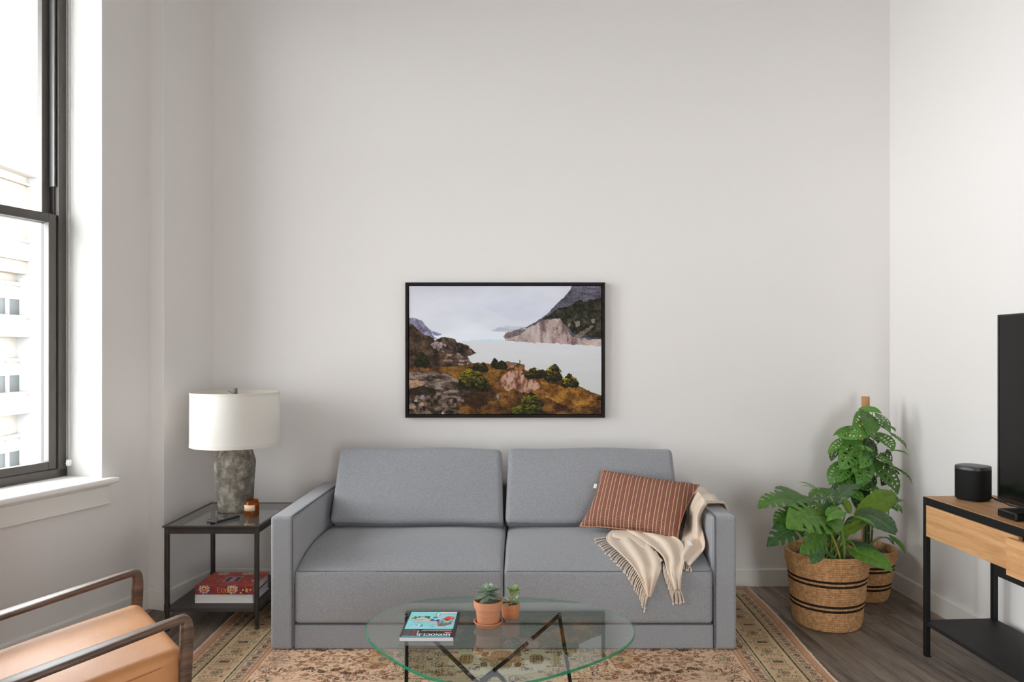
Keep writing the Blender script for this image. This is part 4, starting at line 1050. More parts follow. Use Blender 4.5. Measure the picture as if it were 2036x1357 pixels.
prof = [(.0, 0), (.086, 0), (.091, .006), (.092, .03), (.094, .09), (.098, .16), (.1035, .23), (.1055, .262), (.102, .275), (.088, .320), (.076, .352), (.060, .366), (.03, .372), (0, .372)]
P2 = [Vector((r, 0, z)) for r, z in prof]; P2 = [P2[0]]+smooth_path(P2[1:-1], 5)+[P2[-1]]
nf = lambda p, a: Vector(p)*1.0
def rough(p, a):
    r = math.hypot(p[0], p[1])
    if r < 1e-6: return p
    k = 1+.012*math.sin(3*a+p[2]*18)+.007*math.sin(7*a-p[2]*41)+.004*math.sin(17*a+p[2]*90)
    if math.cos(a) > .2: k += .010*math.exp(-((p[2]-.262)/.02)**2)
    return (p[0]*k, p[1]*k, p[2])
MB().lathe([(v.x, v.z) for v in P2], 72, fn=rough).build('base', m, lamp)
m_shade = translucent('shade_linen', (240, 238, 234), .32, (244, 240, 232), .9, .05, 400)
z0, z1, rb_, rt_ = .352, .636, .2285, .2265
MB().lathe([(rb_, z0), (rt_, z1), (rt_-.0022, z1), (rb_-.0022, z0)], 96, close=True).build('shade', m_shade, lamp)
m_tape = translucent('shade_tape', (236, 231, 222), .2)
for z, r in ((z0, rb_), (z1-.014, rt_)): MB().lathe([(r+.0012, z-.001), (r+.0012, z+.015), (r-.0032, z+.015), (r-.0032, z-.001)], 96, close=True).build('shade_tape', m_tape, lamp)
m_nick = mat('brushed_nickel', (110, 104, 98), .35, metal=.8)
b = MB().tube([(0, 0, .37), (0, 0, .43)], .016, 14)
b.tube([(.0, 0, .42), (.055, 0, .45), (.06, 0, .54), (.02, 0, .618), (0, 0, .62)], .0025, 6, sub=3).tube([(.0, 0, .42), (-.055, 0, .45), (-.06, 0, .54), (-.02, 0, .618), (0, 0, .62)], .0025, 6, sub=3)
for k in range(3): b.tube([(0, 0, .622), (rt_*math.cos(k*2.1), rt_*math.sin(k*2.1), .632)], .002, 6)
b.build('harp', m_nick, lamp)
MB().tube([(0, 0, .616), (0, 0, .656)], .011, 16).build('finial', m_nick, lamp)
MB().lathe([(0, .43), (.012, .43), (.016, .45), (.030, .49), (.030, .51), (.020, .535), (0, .542)], 20).build('bulb', mat('bulb_glass', (238, 236, 230), .2), lamp)

# ------------------------------------------------------------------ candle, phone
cx, cyy = -1.425, 3.928
can = empty('jar_candle', (cx, cyy, tz), label='amber glass jar candle with a beige label', cat='candle')
m, N, Lk, B = new_mat('amber_glass'); B.inputs['Base Color'].default_value = (*lin((214, 116, 24)), 1); B.inputs['Roughness'].default_value = .06; B.inputs['Transmission Weight'].default_value = .85; B.inputs['IOR'].default_value = 1.3
m_amb = m
MB().lathe([(0, .0), (.034, .0), (.0367, .003), (.0367, .063), (.034, .068), (.0325, .070), (.0325, .083), (.0305, .083), (.0305, .069), (.034, .062), (.034, .006), (0, .005)], 40).build('jar', m_amb, can)
MB().lathe([(0, .006), (.0335, .006), (.0335, .056), (.02, .054), (0, .054)], 32).build('wax', mat('wax_amber', (206, 128, 44), .5, spec=.4), can)
MB().tube([(0, 0, .054), (.001, 0, .064)], .0012, 6).build('wick', mat('wick', (60, 48, 40), .9), can)
b = MB(); rows = []
for i in range(15):
    a = -PI/2-.28+(-1.05+2.1*i/14); rows.append([(.0371*math.cos(a), .0371*math.sin(a), z) for z in (.030, .060)])
b.grid(rows); lb = b.build('paper_label', mat('kraft_label', (226, 196, 164), .8, var=.05, vscale=60), can, label='beige paper label'); sm = lb.modifiers.new('t', 'SOLIDIFY'); sm.thickness = .0004; sm.offset = 1
pc = [Vector((-1.539, 3.739, 0)), Vector((-1.473, 3.875, 0)), Vector((-1.526, 3.911, 0)), Vector((-1.600, 3.795, 0))]
pcn = sum(pc, Vector())/4; pa = math.atan2((pc[1]-pc[0]).y, (pc[1]-pc[0]).x)
ph_ = empty('smartphone', (pcn.x, pcn.y, tz), pa, label='black phone lying on the glass side table', cat='phone')
MB().box((0, 0, .006), (.150, .076, .0115), .005, 3).build('case', mat('phone_case', (40, 34, 33), .45), ph_)
MB().box((0, 0, .0119), (.143, .069, .0006), .0002).build('screen', mat('phone_glass', (30, 36, 36), .08, spec=.8, coat=.6), ph_)
b = MB()
for k in range(3): b.tube([(-.0755, -.012+.012*k, .006), (-.0748, -.012+.012*k, .006)], .0018, 8)
b.build('port', mat('phone_metal', (120, 112, 108), .3, metal=.7), ph_)

# ------------------------------------------------------------------ books on the shelf
m_page = mat('page_edges', (226, 222, 220), .85, var=.05, vscale=3, stretch=(1, 1, 400))
bx0, bx1, by0, by1 = -1.652, -1.360, 3.772, 4.004
def book(name, z0, z1, cover, spine_front, label, boards, sp_mat=None):
    e = empty(name, ((bx0+bx1)/2, (by0+by1)/2, z0), label=label, cat='book', group='coffee table books on the shelf')
    hx, hy, h = (bx1-bx0)/2, (by1-by0)/2, z1-z0; t = .003
    MB().b2((-hx+.004, -hy+(.003 if spine_front else .005), t), (hx-.006, hy-.004, h-t), .001).build('pages', m_page, e)
    MB().b2((-hx, -hy, 0), (hx, hy, t), .001).build('cover', boards, e); MB().b2((-hx, -hy, h-t), (hx, hy, h), .001).build('cover', boards, e)
    if spine_front: MB().b2((-hx, -hy-.001, .0005), (hx, -hy+.003, h-.0005), .001).build('spine', boards, e)
    else: MB().b2((-hx-.001, -hy, .0005), (-hx+.003, hy, h-.0005), .001).build('spine', boards, e)
    return e, hx, hy, h
m_wcov = mat('white_cover', (232, 228, 228), .5)
book('book', .1145, .1580, None, False, 'thick white book under the red floral book on the shelf', m_wcov)
m_red = mat('red_cloth', (150, 58, 46), .6)
rbk, hx, hy, h = book('book', .1582, .2010, None, True, 'red floral hardcover book lying on top of the white book', m_red)
# floral print: unrolled canvas; top 0..232 deep, front spine -43..0
cv = Canvas(np.linspace(0, 292, 330), np.linspace(-43, 232, 310), (176, 62, 46))
n_ = fbm(cv.X*.03, cv.Y*.03, 4, 3)[..., None]; cv.px = np.array((150, 46, 44))*(1-n_)+np.array((206, 84, 54))*n_
rg = random.Random(8)
for k in range(420):
    x, y = rg.uniform(0, 292), rg.uniform(-43, 232); r = rg.uniform(1.5, 5)
    cv.ell(x, y, r*rg.uniform(.6, 1.6), r, rg.choice([(70, 52, 92), (92, 110, 130), (214, 150, 84), (226, 190, 130), (90, 40, 60), (190, 70, 60), (120, 36, 44), (206, 100, 120)]), .85)
cv.rect(0, -43, 292, 2, (112, 40, 52), .55)
def flower(x, y, s):
    cv.ell(x, y, 30*s, 26*s, (66, 42, 74), .6)
    for k in range(18):
        a = 2*PI*k/18; cv.line([(x+math.cos(a)*12*s, y+math.sin(a)*10*s), (x+math.cos(a)*(25+3*(k % 2))*s, y+math.sin(a)*(21+3*(k % 2))*s)], 3.4*s, (238, 226, 212))
    cv.ell(x, y, 16*s, 15*s, (200, 70, 44)); cv.ell(x, y+2*s, 11*s, 11*s, (240, 224, 170)); cv.ell(x, y, 7*s, 8*s, (70, 40, 50)); cv.ell(x, y-2*s, 4*s, 5*s, (230, 150, 60))
flower(46, -16, 1); flower(186, -16, 1); flower(60, 205, 1.1); flower(190, 205, 1.1); flower(276, 90, 1)
for k, x in enumerate((228, 240, 252, 264, 276)): cv.ell(x, -34+14*(k % 3), 4, 4, (236, 206, 140))
cv.poly([(240, -40), (268, -40), (262, -10), (252, -2), (244, -14)], (70, 44, 90), .8); cv.ell(258, -22, 8, 11, (226, 150, 50))
# gilt spine letters
gx = 112
for P in ([(0, 0), (0, 24), (12, 24)], [(0, 12), (9, 12)], [(0, 0), (12, 0)], [(18, 0), (18, 26)], [(18, 12), (26, 20)], [(18, 12), (27, 0)], [(33, 0), (33, 24)], [(33, 13), (41, 13)], [(41, 0), (41, 18)], [(47, 0), (52, 22), (57, 0)], [(49, 8), (55, 8)], [(62, 18), (66, 8)], [(70, 18), (64, -4)], [(76, 0), (80, 18), (84, 0)]):
    cv.line([(gx+x, -34+y) for x, y in P], 2.6, (214, 140, 54))
# title panel on the top board
cv.poly([(108, 62), (188, 62), (188, 158), (108, 158)], (38, 34, 60)); cv.line([(112, 66), (184, 66), (184, 154), (112, 154)], 4, (222, 190, 206), True)
for k in range(9):
    cv.ell(120+k*7, 73, 2.4, 3, (214, 160, 190)); cv.ell(120+k*7, 147, 2.4, 3, (214, 160, 190))
cv.poly([(122, 82), (174, 82), (174, 138), (122, 138)], (34, 52, 80)); cv.poly([(136, 80), (160, 80), (160, 140), (136, 140)], (206, 112, 140)); cv.line([(140, 86), (156, 86), (156, 134), (140, 134)], 2, (240, 190, 200), True)
def bpos(X, Y):
    f = np.clip(Y, 0, None); g = np.clip(-Y, 0, None)
    return (-hx+X/1000, -hy-.0016+f/1000, h+.0004-g/1000)
cv.build('printed_jacket', attr_mat('book_jacket', .5, spec=.35), bpos, rbk, label='red floral printed jacket')

# ================================================================== COFFEE TABLE
GZ, GT = .420, .009
EP = [(726, 1247.6), (759, 1296), (809, 1328.6), (883, 1357), (788.4, 1203.4), (876.8, 1188.6), (994.7, 1185.7), (1112.6, 1193), (1201, 1209.3), (1245, 1228.4), (1264, 1255), (1239, 1287), (1171.5, 1322.7), (1112.6, 1341.9), (1047.7, 1356.6), (965, 1364), (925, 1362), (1005, 1361)]
gc = np.array((-.093, 2.583))
q = np.array([((x-1045)*(H-GZ)/(y-697), F*(H-GZ)/(y-697)) for x, y in EP])-gc
th = np.arctan2(q[:, 1], q[:, 0]); rr = np.hypot(q[:, 0], q[:, 1])
K = 4; A_ = np.concatenate([np.ones((len(th), 1))]+[np.stack([np.cos(k*th), np.sin(k*th)], 1) for k in range(1, K+1)], 1)
co = np.linalg.lstsq(np.concatenate([A_, .05*np.diag([0]+[k for k in range(1, K+1) for _ in (0, 1)])]), np.concatenate([rr, np.zeros(2*K+1)]), rcond=None)[0]
def gr(t): return co[0]+sum(co[2*k-1]*math.cos(k*t)+co[2*k]*math.sin(k*t) for k in range(1, K+1))
tab = empty('coffee_table', (gc[0], gc[1], 0), label='oval glass coffee table on a black bent wire base', cat='coffee table')
n = 120; rim = [(gr(2*PI*i/n), 2*PI*i/n) for i in range(n)]
b = MB(); vs = []
for ins, z in ((.004, GZ), (0, GZ-.002), (0, GZ-GT+.002), (.004, GZ-GT)):
    vs += [((r-ins)*math.cos(t), (r-ins)*math.sin(t), z) for r, t in rim]
m_edge, N, Lk, B = new_mat('green_glass_edge')
B.inputs['Base Color'].default_value = (*lin((10, 130, 92)), 1); B.inputs['Roughness'].default_value = .08
tr_ = N.new('ShaderNodeBsdfTransparent'); tr_.inputs[0].default_value = (.62, .88, .78, 1); mx_ = N.new('ShaderNodeMixShader'); g_ = N.new('ShaderNodeNewGeometry'); mr_ = N.new('ShaderNodeMapRange'); mr_.inputs['To Min'].default_value = .22; mr_.inputs['To Max'].default_value = .88; Lk.new(g_.outputs['Backfacing'], mr_.inputs['Value']); Lk.new(mr_.outputs[0], mx_.inputs[0])
Lk.new(B.outputs[0], mx_.inputs[1]); Lk.new(tr_.outputs[0], mx_.inputs[2]); Lk.new(mx_.outputs[0], N['Material Output'].inputs['Surface'])
m_ctop = glass('tabletop_glass', (.80, .86, .83), 1.62, 1.5)
fs = [tuple(range(n)), tuple(reversed(range(3*n, 4*n)))]; mi = [0, 0]
for k in range(3):
    for i in range(n): fs.append((k*n+i, (k+1)*n+i, (k+1)*n+(i+1) % n, k*n+(i+1) % n)); mi.append(1)
b.add(vs, fs); b.m = mi
b.build('glass_top', [m_ctop, m_edge], tab, smooth=False)
m_wire = mat('black_steel_rod', (24, 23, 23), .35, metal=.4, spec=.6)
To = Matrix.Translation((-gc[0], -gc[1], 0))
A1 = at(1112, 1221, 2.775); A1.z = GZ-GT-.006; A2 = Vector((-.436, 2.762, GZ-GT-.006)); A3 = Vector((-.037, 2.203, GZ-GT-.006))
CJ = at(957, 1359, 2.53)
F1, F2, F3 = Vector((.186, 2.79, .025)), Vector((-.437, 2.765, .025)), Vector((-.02, 2.19, .013))
def hairpin(A, ft, inner, nm):
    pts = [ft, ft.lerp(A, .5), ft.lerp(A, .93), A+Vector((0, 0, 0)), A.lerp(inner[0], .08)]+inner
    o = MB().tube([To @ p for p in smooth_path(pts, 6)], .0072, 10).build(nm, m_wire, tab)
    MB().tube([To @ (ft+Vector((0, 0, -.002))), To @ (ft+Vector((0, 0, .012)))], .010, 12).build('foot_cap', mat('rubber_cap', (20, 20, 20), .7) if 'rubber_cap' not in bpy.data.materials else bpy.data.materials['rubber_cap'], o)
hairpin(A1, F1, [A1.lerp(CJ, .5), CJ+Vector((0, 0, .008))], 'leg')
hairpin(A2, F2, [A2.lerp(CJ, .5), CJ+Vector((-.004, 0, -.008))], 'leg')
P3 = at(985, 1341, 2.50)
hairpin(A3, F3, [A3.lerp(P3, .55)+Vector((.01, 0, -.02)), P3+Vector((.03, -.02, -.015)), P3, CJ+Vector((.005, -.005, .010))], 'leg')
MB().tube([To @ (CJ+Vector((-.012, .004, -.012))), To @ (CJ+Vector((.016, -.006, .016)))], .0092, 12).tube([To @ (P3+Vector((-.010, 0, 0))), To @ (P3+Vector((.010, 0, .001)))], .0085, 12).build('joint', m_wire, tab)
b = MB()
for A in (A1, A2, A3): b.tube([To @ Vector((A.x, A.y, GZ-GT-.0075)), To @ Vector((A.x, A.y, GZ-GT))], .009, 14)
b.build('pad', mat('clear_pad', (150, 150, 148), .3), tab)
b = MB(); s_ = A1.lerp(CJ, .38); b.tube([To @ (s_), To @ (A1.lerp(CJ, .43))], .0078, 10); b.build('tape', mat('grey_tape', (176, 174, 170), .6), tab)

# ------------------------------------------------------------------ magazine
mx0, mx1, my0, my1, mh = -.4165, -.237, 2.485, 2.727, .0145
mag = empty('magazine', ((mx0+mx1)/2, (my0+my1)/2, GZ), label='thick magazine with a turquoise and black cover on the glass table', cat='magazine')
ax, ay = (mx1-mx0)/2, (my1-my0)/2
MB().b2((-ax+.001, -ay+.001, .0004), (ax-.001, ay-.001, mh-.0004), .0004).build('pages', mat('magazine_pages', (224, 218, 218), .8, var=.03, vscale=3, stretch=(1, 1, 600)), mag)
MB().b2((-ax, -ay, 0), (ax, ay, .0005), 0).b2((-ax, -ay, mh-.0006), (ax, ay, mh), 0).b2((ax-.0006, -ay, 0), (ax, ay, mh), 0).build('cover', mat('cover_black', (34, 32, 33), .35), mag)
# printed cover in mm; v = 0 at the edge nearest the viewer, the copy reads from the far side
cv = Canvas(np.linspace(0, 179.5, 300), np.linspace(0, 242, 400), (36, 34, 35))
cy1, cy2 = (128, 214, 224), (160, 226, 232)
cv.rect(7, 3, 168, 10, (96, 186, 198))
cv.rect(6, 72, 170, 238, lambda x, y: np.array(cy1)*(1-fbm(x*.03, y*.06, 3, 2))[:, None]+np.array(cy2)*fbm(x*.03, y*.06, 3, 2)[:, None])
cv.rect(110, 227, 170, 238, (238, 240, 242))
for k in range(11): cv.rect(114+5*k, 231, 117+5*k, 233.5, (150, 150, 156))
# title letters, drawn upright in (x right, y up) cells and turned to read from the far edge
def glyph(ch):
    tk, tn = .25, .12
    return {'M': [('t', (.1, 0, .1, 1), tn), ('t', (.1, 1, .5, .05), tk), ('t', (.5, .05, .9, 1), tn), ('t', (.9, 0, .9, 1), tk), ('t', (-.02, .03, .24, .03), tn), ('t', (.74, .03, 1.06, .03), tn), ('t', (-.02, .97, .16, .97), tn), ('t', (.84, .97, 1.06, .97), tn)],
            'O': [('o', .5, .5, .48, .52, .34)], 'C': [('c', .52, .5, .48, .52, .34), ('t', (.93, .70, .93, .98), tn)],
            'N': [('t', (.12, 0, .12, 1), tn), ('t', (.12, 1, .86, 0), tk), ('t', (.86, 0, .86, 1), tn), ('t', (-.02, .03, .27, .03), tn), ('t', (.70, .97, 1.0, .97), tn), ('t', (-.02, .97, .2, .97), tn)],
            'L': [('t', (.22, 0, .22, 1), tk), ('t', (.05, .04, .86, .04), tn), ('t', (.84, .04, .86, .32), tn), ('t', (.05, .97, .42, .97), tn)],
            'E': [('t', (.22, 0, .22, 1), tk), ('t', (.05, .04, .86, .04), tn), ('t', (.05, .97, .82, .97), tn), ('t', (.22, .5, .64, .5), tn), ('t', (.84, .04, .86, .30), tn), ('t', (.80, .72, .82, .97), tn), ('t', (.62, .38, .62, .62), tn)]}[ch]
def word(txt, x0, y0, cw, chh, col, adv):
    """x0, y0 = right-hand base corner; text runs towards -x with its feet towards +y (seen from the viewer: upside down)"""
    x = x0
    for ch in txt:
        for g in glyph(ch):
            M = lambda u, v: (x-u*cw, y0-v*chh)
            if g[0] == 't':
                (u1, v1, u2, v2) = g[1]; cv.line([M(u1, v1), M(u2, v2)], g[2]*cw*.95, col)
            else:
                cx_, cy_ = M(g[1], g[2]); rx, ry = g[3]*cw, g[4]*chh; n_ = 40
                for i in range(n_):
                    a0, a1 = 2*PI*i/n_, 2*PI*(i+1)/n_
                    if g[0] == 'c' and math.cos(a0) < -.78 and abs(math.sin(a0)) < .62: continue
                    wd = (.10+.18*abs(math.cos(a0)))*cw
                    cv.line([(cx_+rx*.86*math.cos(a0), cy_+ry*.90*math.sin(a0)), (cx_+rx*.86*math.cos(a1), cy_+ry*.90*math.sin(a1))], wd, col)
        x -= adv*(1.12 if ch == 'M' else .95 if ch in 'LE' else 1.0)
word('MONOCLE', 166, 30, 14.2, 17, (244, 243, 242), 16.2)
cv.rect(144, 37, 170, 46, (224, 70, 58)); cv.rect(148, 39, 152, 44, (244, 240, 238)); cv.rect(154, 39, 158, 44, (244, 240, 238)); cv.rect(161, 39.5, 163, 43.5, (244, 240, 238))
rg = random.Random(6)
def textrow(xa, xb, y, hgt, col):                       # rows of small unreadable type, as in the photo
    x = xa
    while x < xb:
        w_ = rg.uniform(1.6, 6.5); cv.rect(x, y, min(xb, x+w_), y+hgt, col); x += w_+1.4
textrow(66, 168, 54, 4.2, (206, 204, 202)); textrow(72, 166, 61, 4.2, (186, 184, 182)); textrow(70, 168, 67, 2.2, (130, 128, 128))
for k in range(7):
    y = 12+8.2*k
    cv.rect(54, y, 58, y+4.6, (240, 238, 236)) if 0 < k < 6 else None
    textrow(36, 52, y, 4, (190, 62, 58) if k < 6 else (150, 148, 148)); textrow(9, 33, y, 3, (120, 118, 118)); textrow(9, 44, y+4.4, 2, (92, 90, 92))
# illustration: red gondola cabin, green wagon, figures, fish, plane (seen upside down)
red = (226, 74, 62)
cv.poly([(106, 146), (118, 152), (128, 176), (140, 192), (158, 194), (164, 186), (164, 168), (160, 118), (140, 100), (120, 96), (114, 104), (110, 130)], red)
cv.poly([(118, 148), (124, 160), (160, 164), (162, 140), (158, 118), (138, 108), (121, 108), (117, 120)], (104, 180, 190)); cv.poly([(119, 112), (138, 110), (158, 119), (159, 130), (119, 128)], (70, 150, 120))
cv.line([(125, 108), (128, 160)], 1.8, (40, 60, 64)); cv.line([(155, 116), (157, 162)], 1.8, (40, 60, 64)); cv.line([(119, 108), (160, 118)], 3, (50, 70, 70))
cv.ell(142, 156, 9, 9, (60, 40, 60)); cv.ell(143, 142, 7, 10, (236, 170, 130)); cv.line([(124, 158), (140, 148)], 3, (244, 240, 238)); cv.line([(160, 160), (146, 148)], 3, (244, 240, 238))
cv.ell(129, 180, 3.6, 3.4, (244, 230, 224)); cv.ell(156, 184, 3.6, 3.4, (244, 230, 224)); cv.ell(119, 190, 13, 8, (196, 206, 226), .9); cv.ell(146, 200, 18, 4, (206, 210, 232), .8)
cv.poly([(107, 142), (114, 150), (112, 128)], (70, 150, 70))
cv.poly([(14, 172), (22, 184), (34, 186), (38, 194), (52, 192), (66, 196), (76, 192), (82, 174), (80, 168), (16, 164)], (62, 110, 54)); cv.poly([(30, 164), (34, 178), (48, 180), (62, 180), (70, 176), (74, 164)], (206, 206, 210)); cv.rect(44, 182, 60, 188, (236, 228, 226))
cv.ell(26, 190, 5, 4, (60, 96, 60)); cv.ell(74, 192, 5, 4, (60, 96, 60)); cv.ell(22, 176, 2.6, 2.4, (224, 220, 130)); cv.ell(80, 174, 3, 3, (240, 170, 110)); cv.line([(12, 156), (60, 160), (90, 152)], 3, (70, 124, 66)); cv.rect(14, 163, 30, 168, (240, 236, 232))
for x, y in ((24, 146), (36, 150), (46, 144), (52, 152), (68, 146), (76, 142), (90, 138)): cv.ell(x, y, 7, 4.5, (240, 178, 140))
cv.line([(18, 136), (60, 134)], 2.4, (60, 130, 190)); cv.line([(60, 154), (82, 158)], 3.4, (240, 240, 244)); cv.ell(20, 140, 7, 3, (206, 224, 246))
cv.poly([(88, 184), (96, 192), (108, 186), (106, 174), (92, 172)], (52, 154, 84)); cv.poly([(98, 194), (102, 218), (110, 222), (110, 204)], (244, 244, 242)); cv.line([(98, 196), (100, 220)], 3, (60, 130, 70)); cv.line([(108, 196), (112, 214)], 3, (70, 110, 66))
cv.poly([(84, 150), (82, 162), (92, 168), (100, 160), (98, 148)], (48, 52, 150)); cv.poly([(100, 146), (98, 156), (108, 166), (116, 160), (114, 146)], (84, 60, 150)); cv.poly([(94, 160), (108, 176), (112, 170), (100, 156)], (240, 240, 242)); cv.ell(92, 138, 9, 5, (240, 170, 130)); cv.ell(84, 134, 5, 4, (240, 170, 130)); cv.ell(164, 140, 3, 8, (236, 160, 130))
cv.ell(44, 108, 11, 7, (230, 240, 246)); cv.ell(42, 108, 6, 4, (70, 90, 160)); cv.poly([(54, 108), (62, 118), (64, 100)], (70, 150, 200)); cv.ell(58, 98, 6, 4, (50, 120, 180))
cv.poly([(80, 100), (96, 110), (112, 108), (98, 100)], (226, 206, 210)); cv.line([(84, 98), (108, 110)], 2, (110, 110, 120)); cv.ell(100, 92, 3, 2, (40, 90, 110)); cv.ell(40, 92, 16, 2, (226, 244, 246), .6)
for (x, y) in ((36, 206), (62, 202), (86, 206), (140, 214), (164, 206), (16, 98), (166, 82)): 
    for k in range(4): cv.rect(x-6+3.2*k, y, x-4+3.2*k, y+3.4, (232, 122, 116))
cv.build('printed_cover', attr_mat('cover_print', .3, spec=.5), lambda X, Y: (-ax+X/1000, -ay+Y/1000, mh+.0003), mag, label='turquoise printed front cover')

# ------------------------------------------------------------------ terracotta pots with succulents
m_terra = mat('terracotta', (198, 136, 104), .85, var=.10, vscale=12, stretch=(1, 1, 6), bump=.08, bscale=120, spec=.2)
m_terra2 = mat('terracotta_dark', (192, 124, 86), .8, var=.10, vscale=12, stretch=(1, 1, 6), bump=.08, bscale=120, spec=.2)
m_grit = mat('potting_grit', (150, 112, 82), .95, var=.4, vscale=160, bump=.8, bscale=200)
def succ_mat(name, c1, c2): return mat(name, c1, .5, col2=c2, vscale=30, spec=.35, rnd=.12)
def fleshy(L, Wd, Tk, tipw=.55, nu=12, nv=10):
    """thick spoon-shaped leaf from the origin along +y, upper side +z"""
    rows = []
    for i in range(nu+1):
        s = i/nu; w = Wd*.5*max(.0, (.34+.9*math.sin(PI*min(1, s*.80+.10))**1.1*(.5+tipw*s)))*(1 if s < .82 else math.sqrt(max(0, 1-((s-.82)/.18)**2))*.92+.08*(1-(s-.82)/.18))
        t = Tk*.5*math.sin(PI*(.12+.86*s))**.6
        row = []
        for j in range(nv):
            a = 2*PI*j/nv; row.append((w*math.cos(a), L*s, t*math.sin(a)*(1 if math.sin(a) < 0 else .55)+.16*L*s*s-(.10*w if abs(math.cos(a)) < .5 and math.sin(a) > 0 else 0)))
        row.append(row[0]); rows.append(row)
    return rows
sc_x, sc_y = -.130, 2.625
p1 = empty('potted_succulent', (sc_x, sc_y, GZ), label='terracotta pot with rosette succulent standing in its own saucer', cat='potted plant', group='small succulents on the coffee table')
MB().lathe([(0, 0), (.038, 0), (.041, .002), (.049, .016), (.051, .019), (.0495, .021), (.047, .020), (.042, .008), (.04, .0055), (0, .005)], 56).build('saucer', m_terra, p1)
MB().lathe([(0, .0055), (.036, .0055), (.0375, .008), (.0435, .062), (.044, .064), (.0485, .066), (.0510, .090), (.0505, .0925), (.0480, .0925), (.0450, .070), (.043, .068), (0, .066)], 56).build('pot', m_terra, p1)
MB().lathe([(.0462, .078), (.04, .081), (.02, .084), (0, .085)], 30, fn=lambda p, a: (p[0], p[1], p[2]+.0025*math.sin(a*7+p[0]*300)*math.cos(p[1]*260))).build('soil', m_grit, p1)
ms1 = [succ_mat('succulent_grey', (98, 112, 92), (132, 146, 124)), succ_mat('succulent_dusk', (86, 88, 78), (122, 126, 110)), succ_mat('succulent_light', (128, 150, 122), (172, 188, 166))]
MB().tube([(0, 0, .078), (.002, 0, .10), (0, 0, .125)], lambda t: .008-.002*t, 10).build('stem', mat('succulent_stem', (150, 164, 110), .7), p1)
lm = [MB().grid(fleshy(.055, .026, .007)).mesh('leaf', ms1[1], angle=180), MB().grid(fleshy(.050, .022, .006)).mesh('leaf', ms1[0], angle=180), MB().grid(fleshy(.036, .014, .005)).mesh('leaf', ms1[2], angle=180)]
rg = random.Random(12)
def leaf_at(par, me, pos, az, el, sc=1, roll=0):
    o = bpy.data.objects.new('leaf', me); C.objects.link(o); o.parent = par
    M = Matrix.Translation(pos) @ Matrix.Rotation(az-PI/2, 4, 'Z') @ Matrix.Rotation(el, 4, 'X') @ Matrix.Rotation(roll, 4, 'Y')
    o.matrix_local = M @ Matrix.Scale(sc, 4); return o
for k in range(9): leaf_at(p1, lm[0], (0, 0, .108), 2*PI*k/9+.2, -.78+rg.uniform(-.1, .1), 1.0)
for k in range(8): leaf_at(p1, lm[1], (0, 0, .115), 2*PI*k/8+.55, -.40+rg.uniform(-.12, .12), 1.05)
for k in range(7): leaf_at(p1, lm[1], (0, 0, .122), 2*PI*k/7+.1, -.05+rg.uniform(-.1, .1), .92)
for k in range(7): leaf_at(p1, lm[2], (0, 0, .124), 2*PI*k/7+.4, .25, 1.0)
for k in range(6): leaf_at(p1, lm[2], (0, 0, .125), 2*PI*k/6, .75, .75)
for k in range(4): leaf_at(p1, lm[2], (0, 0, .126), 2*PI*k/4+.3, 1.15, .5)

p2 = empty('potted_succulent', (-.0535, 2.70, GZ), label='small rimless clay pot with a jade plant behind the larger pot', cat='potted plant', group='small succulents on the coffee table')
MB().lathe([(0, 0), (.022, 0), (.027, .004), (.0305, .014), (.0325, .030), (.0325, .055), (.0318, .0565), (.0300, .0560), (.0295, .046), (0, .044)], 48).build('pot', m_terra2, p2)
MB().lathe([(.0297, .049), (.015, .051), (0, .052)], 24).build('soil', mat('dark_soil', (58, 46, 38), .95, var=.3, vscale=150), p2)
mj = succ_mat('jade_leaf', (116, 130, 100), (164, 172, 142)); mj2 = succ_mat('jade_leaf_green', (92, 128, 56), (150, 176, 96))
MB().tube([(0, 0, .05), (.004, 0, .066), (.002, -.004, .082), (.010, -.004, .098)], lambda t: .0035-.001*t, 8, sub=3).tube([(.003, 0, .060), (-.012, -.006, .066)], .0022, 6).build('stem', mat('jade_stem', (190, 160, 120), .8), p2)
jl = MB().grid(fleshy(.026, .020, .009, .4)).mesh('leaf', mj, angle=180); jl2 = MB().grid(fleshy(.030, .019, .006, .4)).mesh('leaf', mj2, angle=180)
for me, pos, az, el, s in ((jl, (-.008, -.006, .060), 2.9, .35, 1), (jl, (-.006, -.010, .056), -2.6, -.1, 1.05), (jl, (.004, -.008, .060), -1.2, .4, .95), (jl, (.010, -.004, .056), -.5, .25, 1.0), (jl, (.004, -.01, .052), -.9, -.1, .9), (jl, (.010, .004, .062), .5, .5, 1), (jl2, (.003, -.004, .085), 2.2, 1.1, .9), (jl2, (.004, -.006, .082), -1.6, .9, .7), (jl2, (.010, -.004, .098), 2.8, .35, 1.0), (jl2, (.010, -.004, .098), .1, .25, 1.0), (jl2, (.012, -.004, .100), -.7, .5, .9), (jl2, (.012, 0, .098), 1.2, .6, .9), (jl2, (.011, -.003, .080), -.3, -1.05, 1.15), (jl2, (.010, .002, .092), .4, -.2, .9)):
    leaf_at(p2, me, pos, az, el, s)

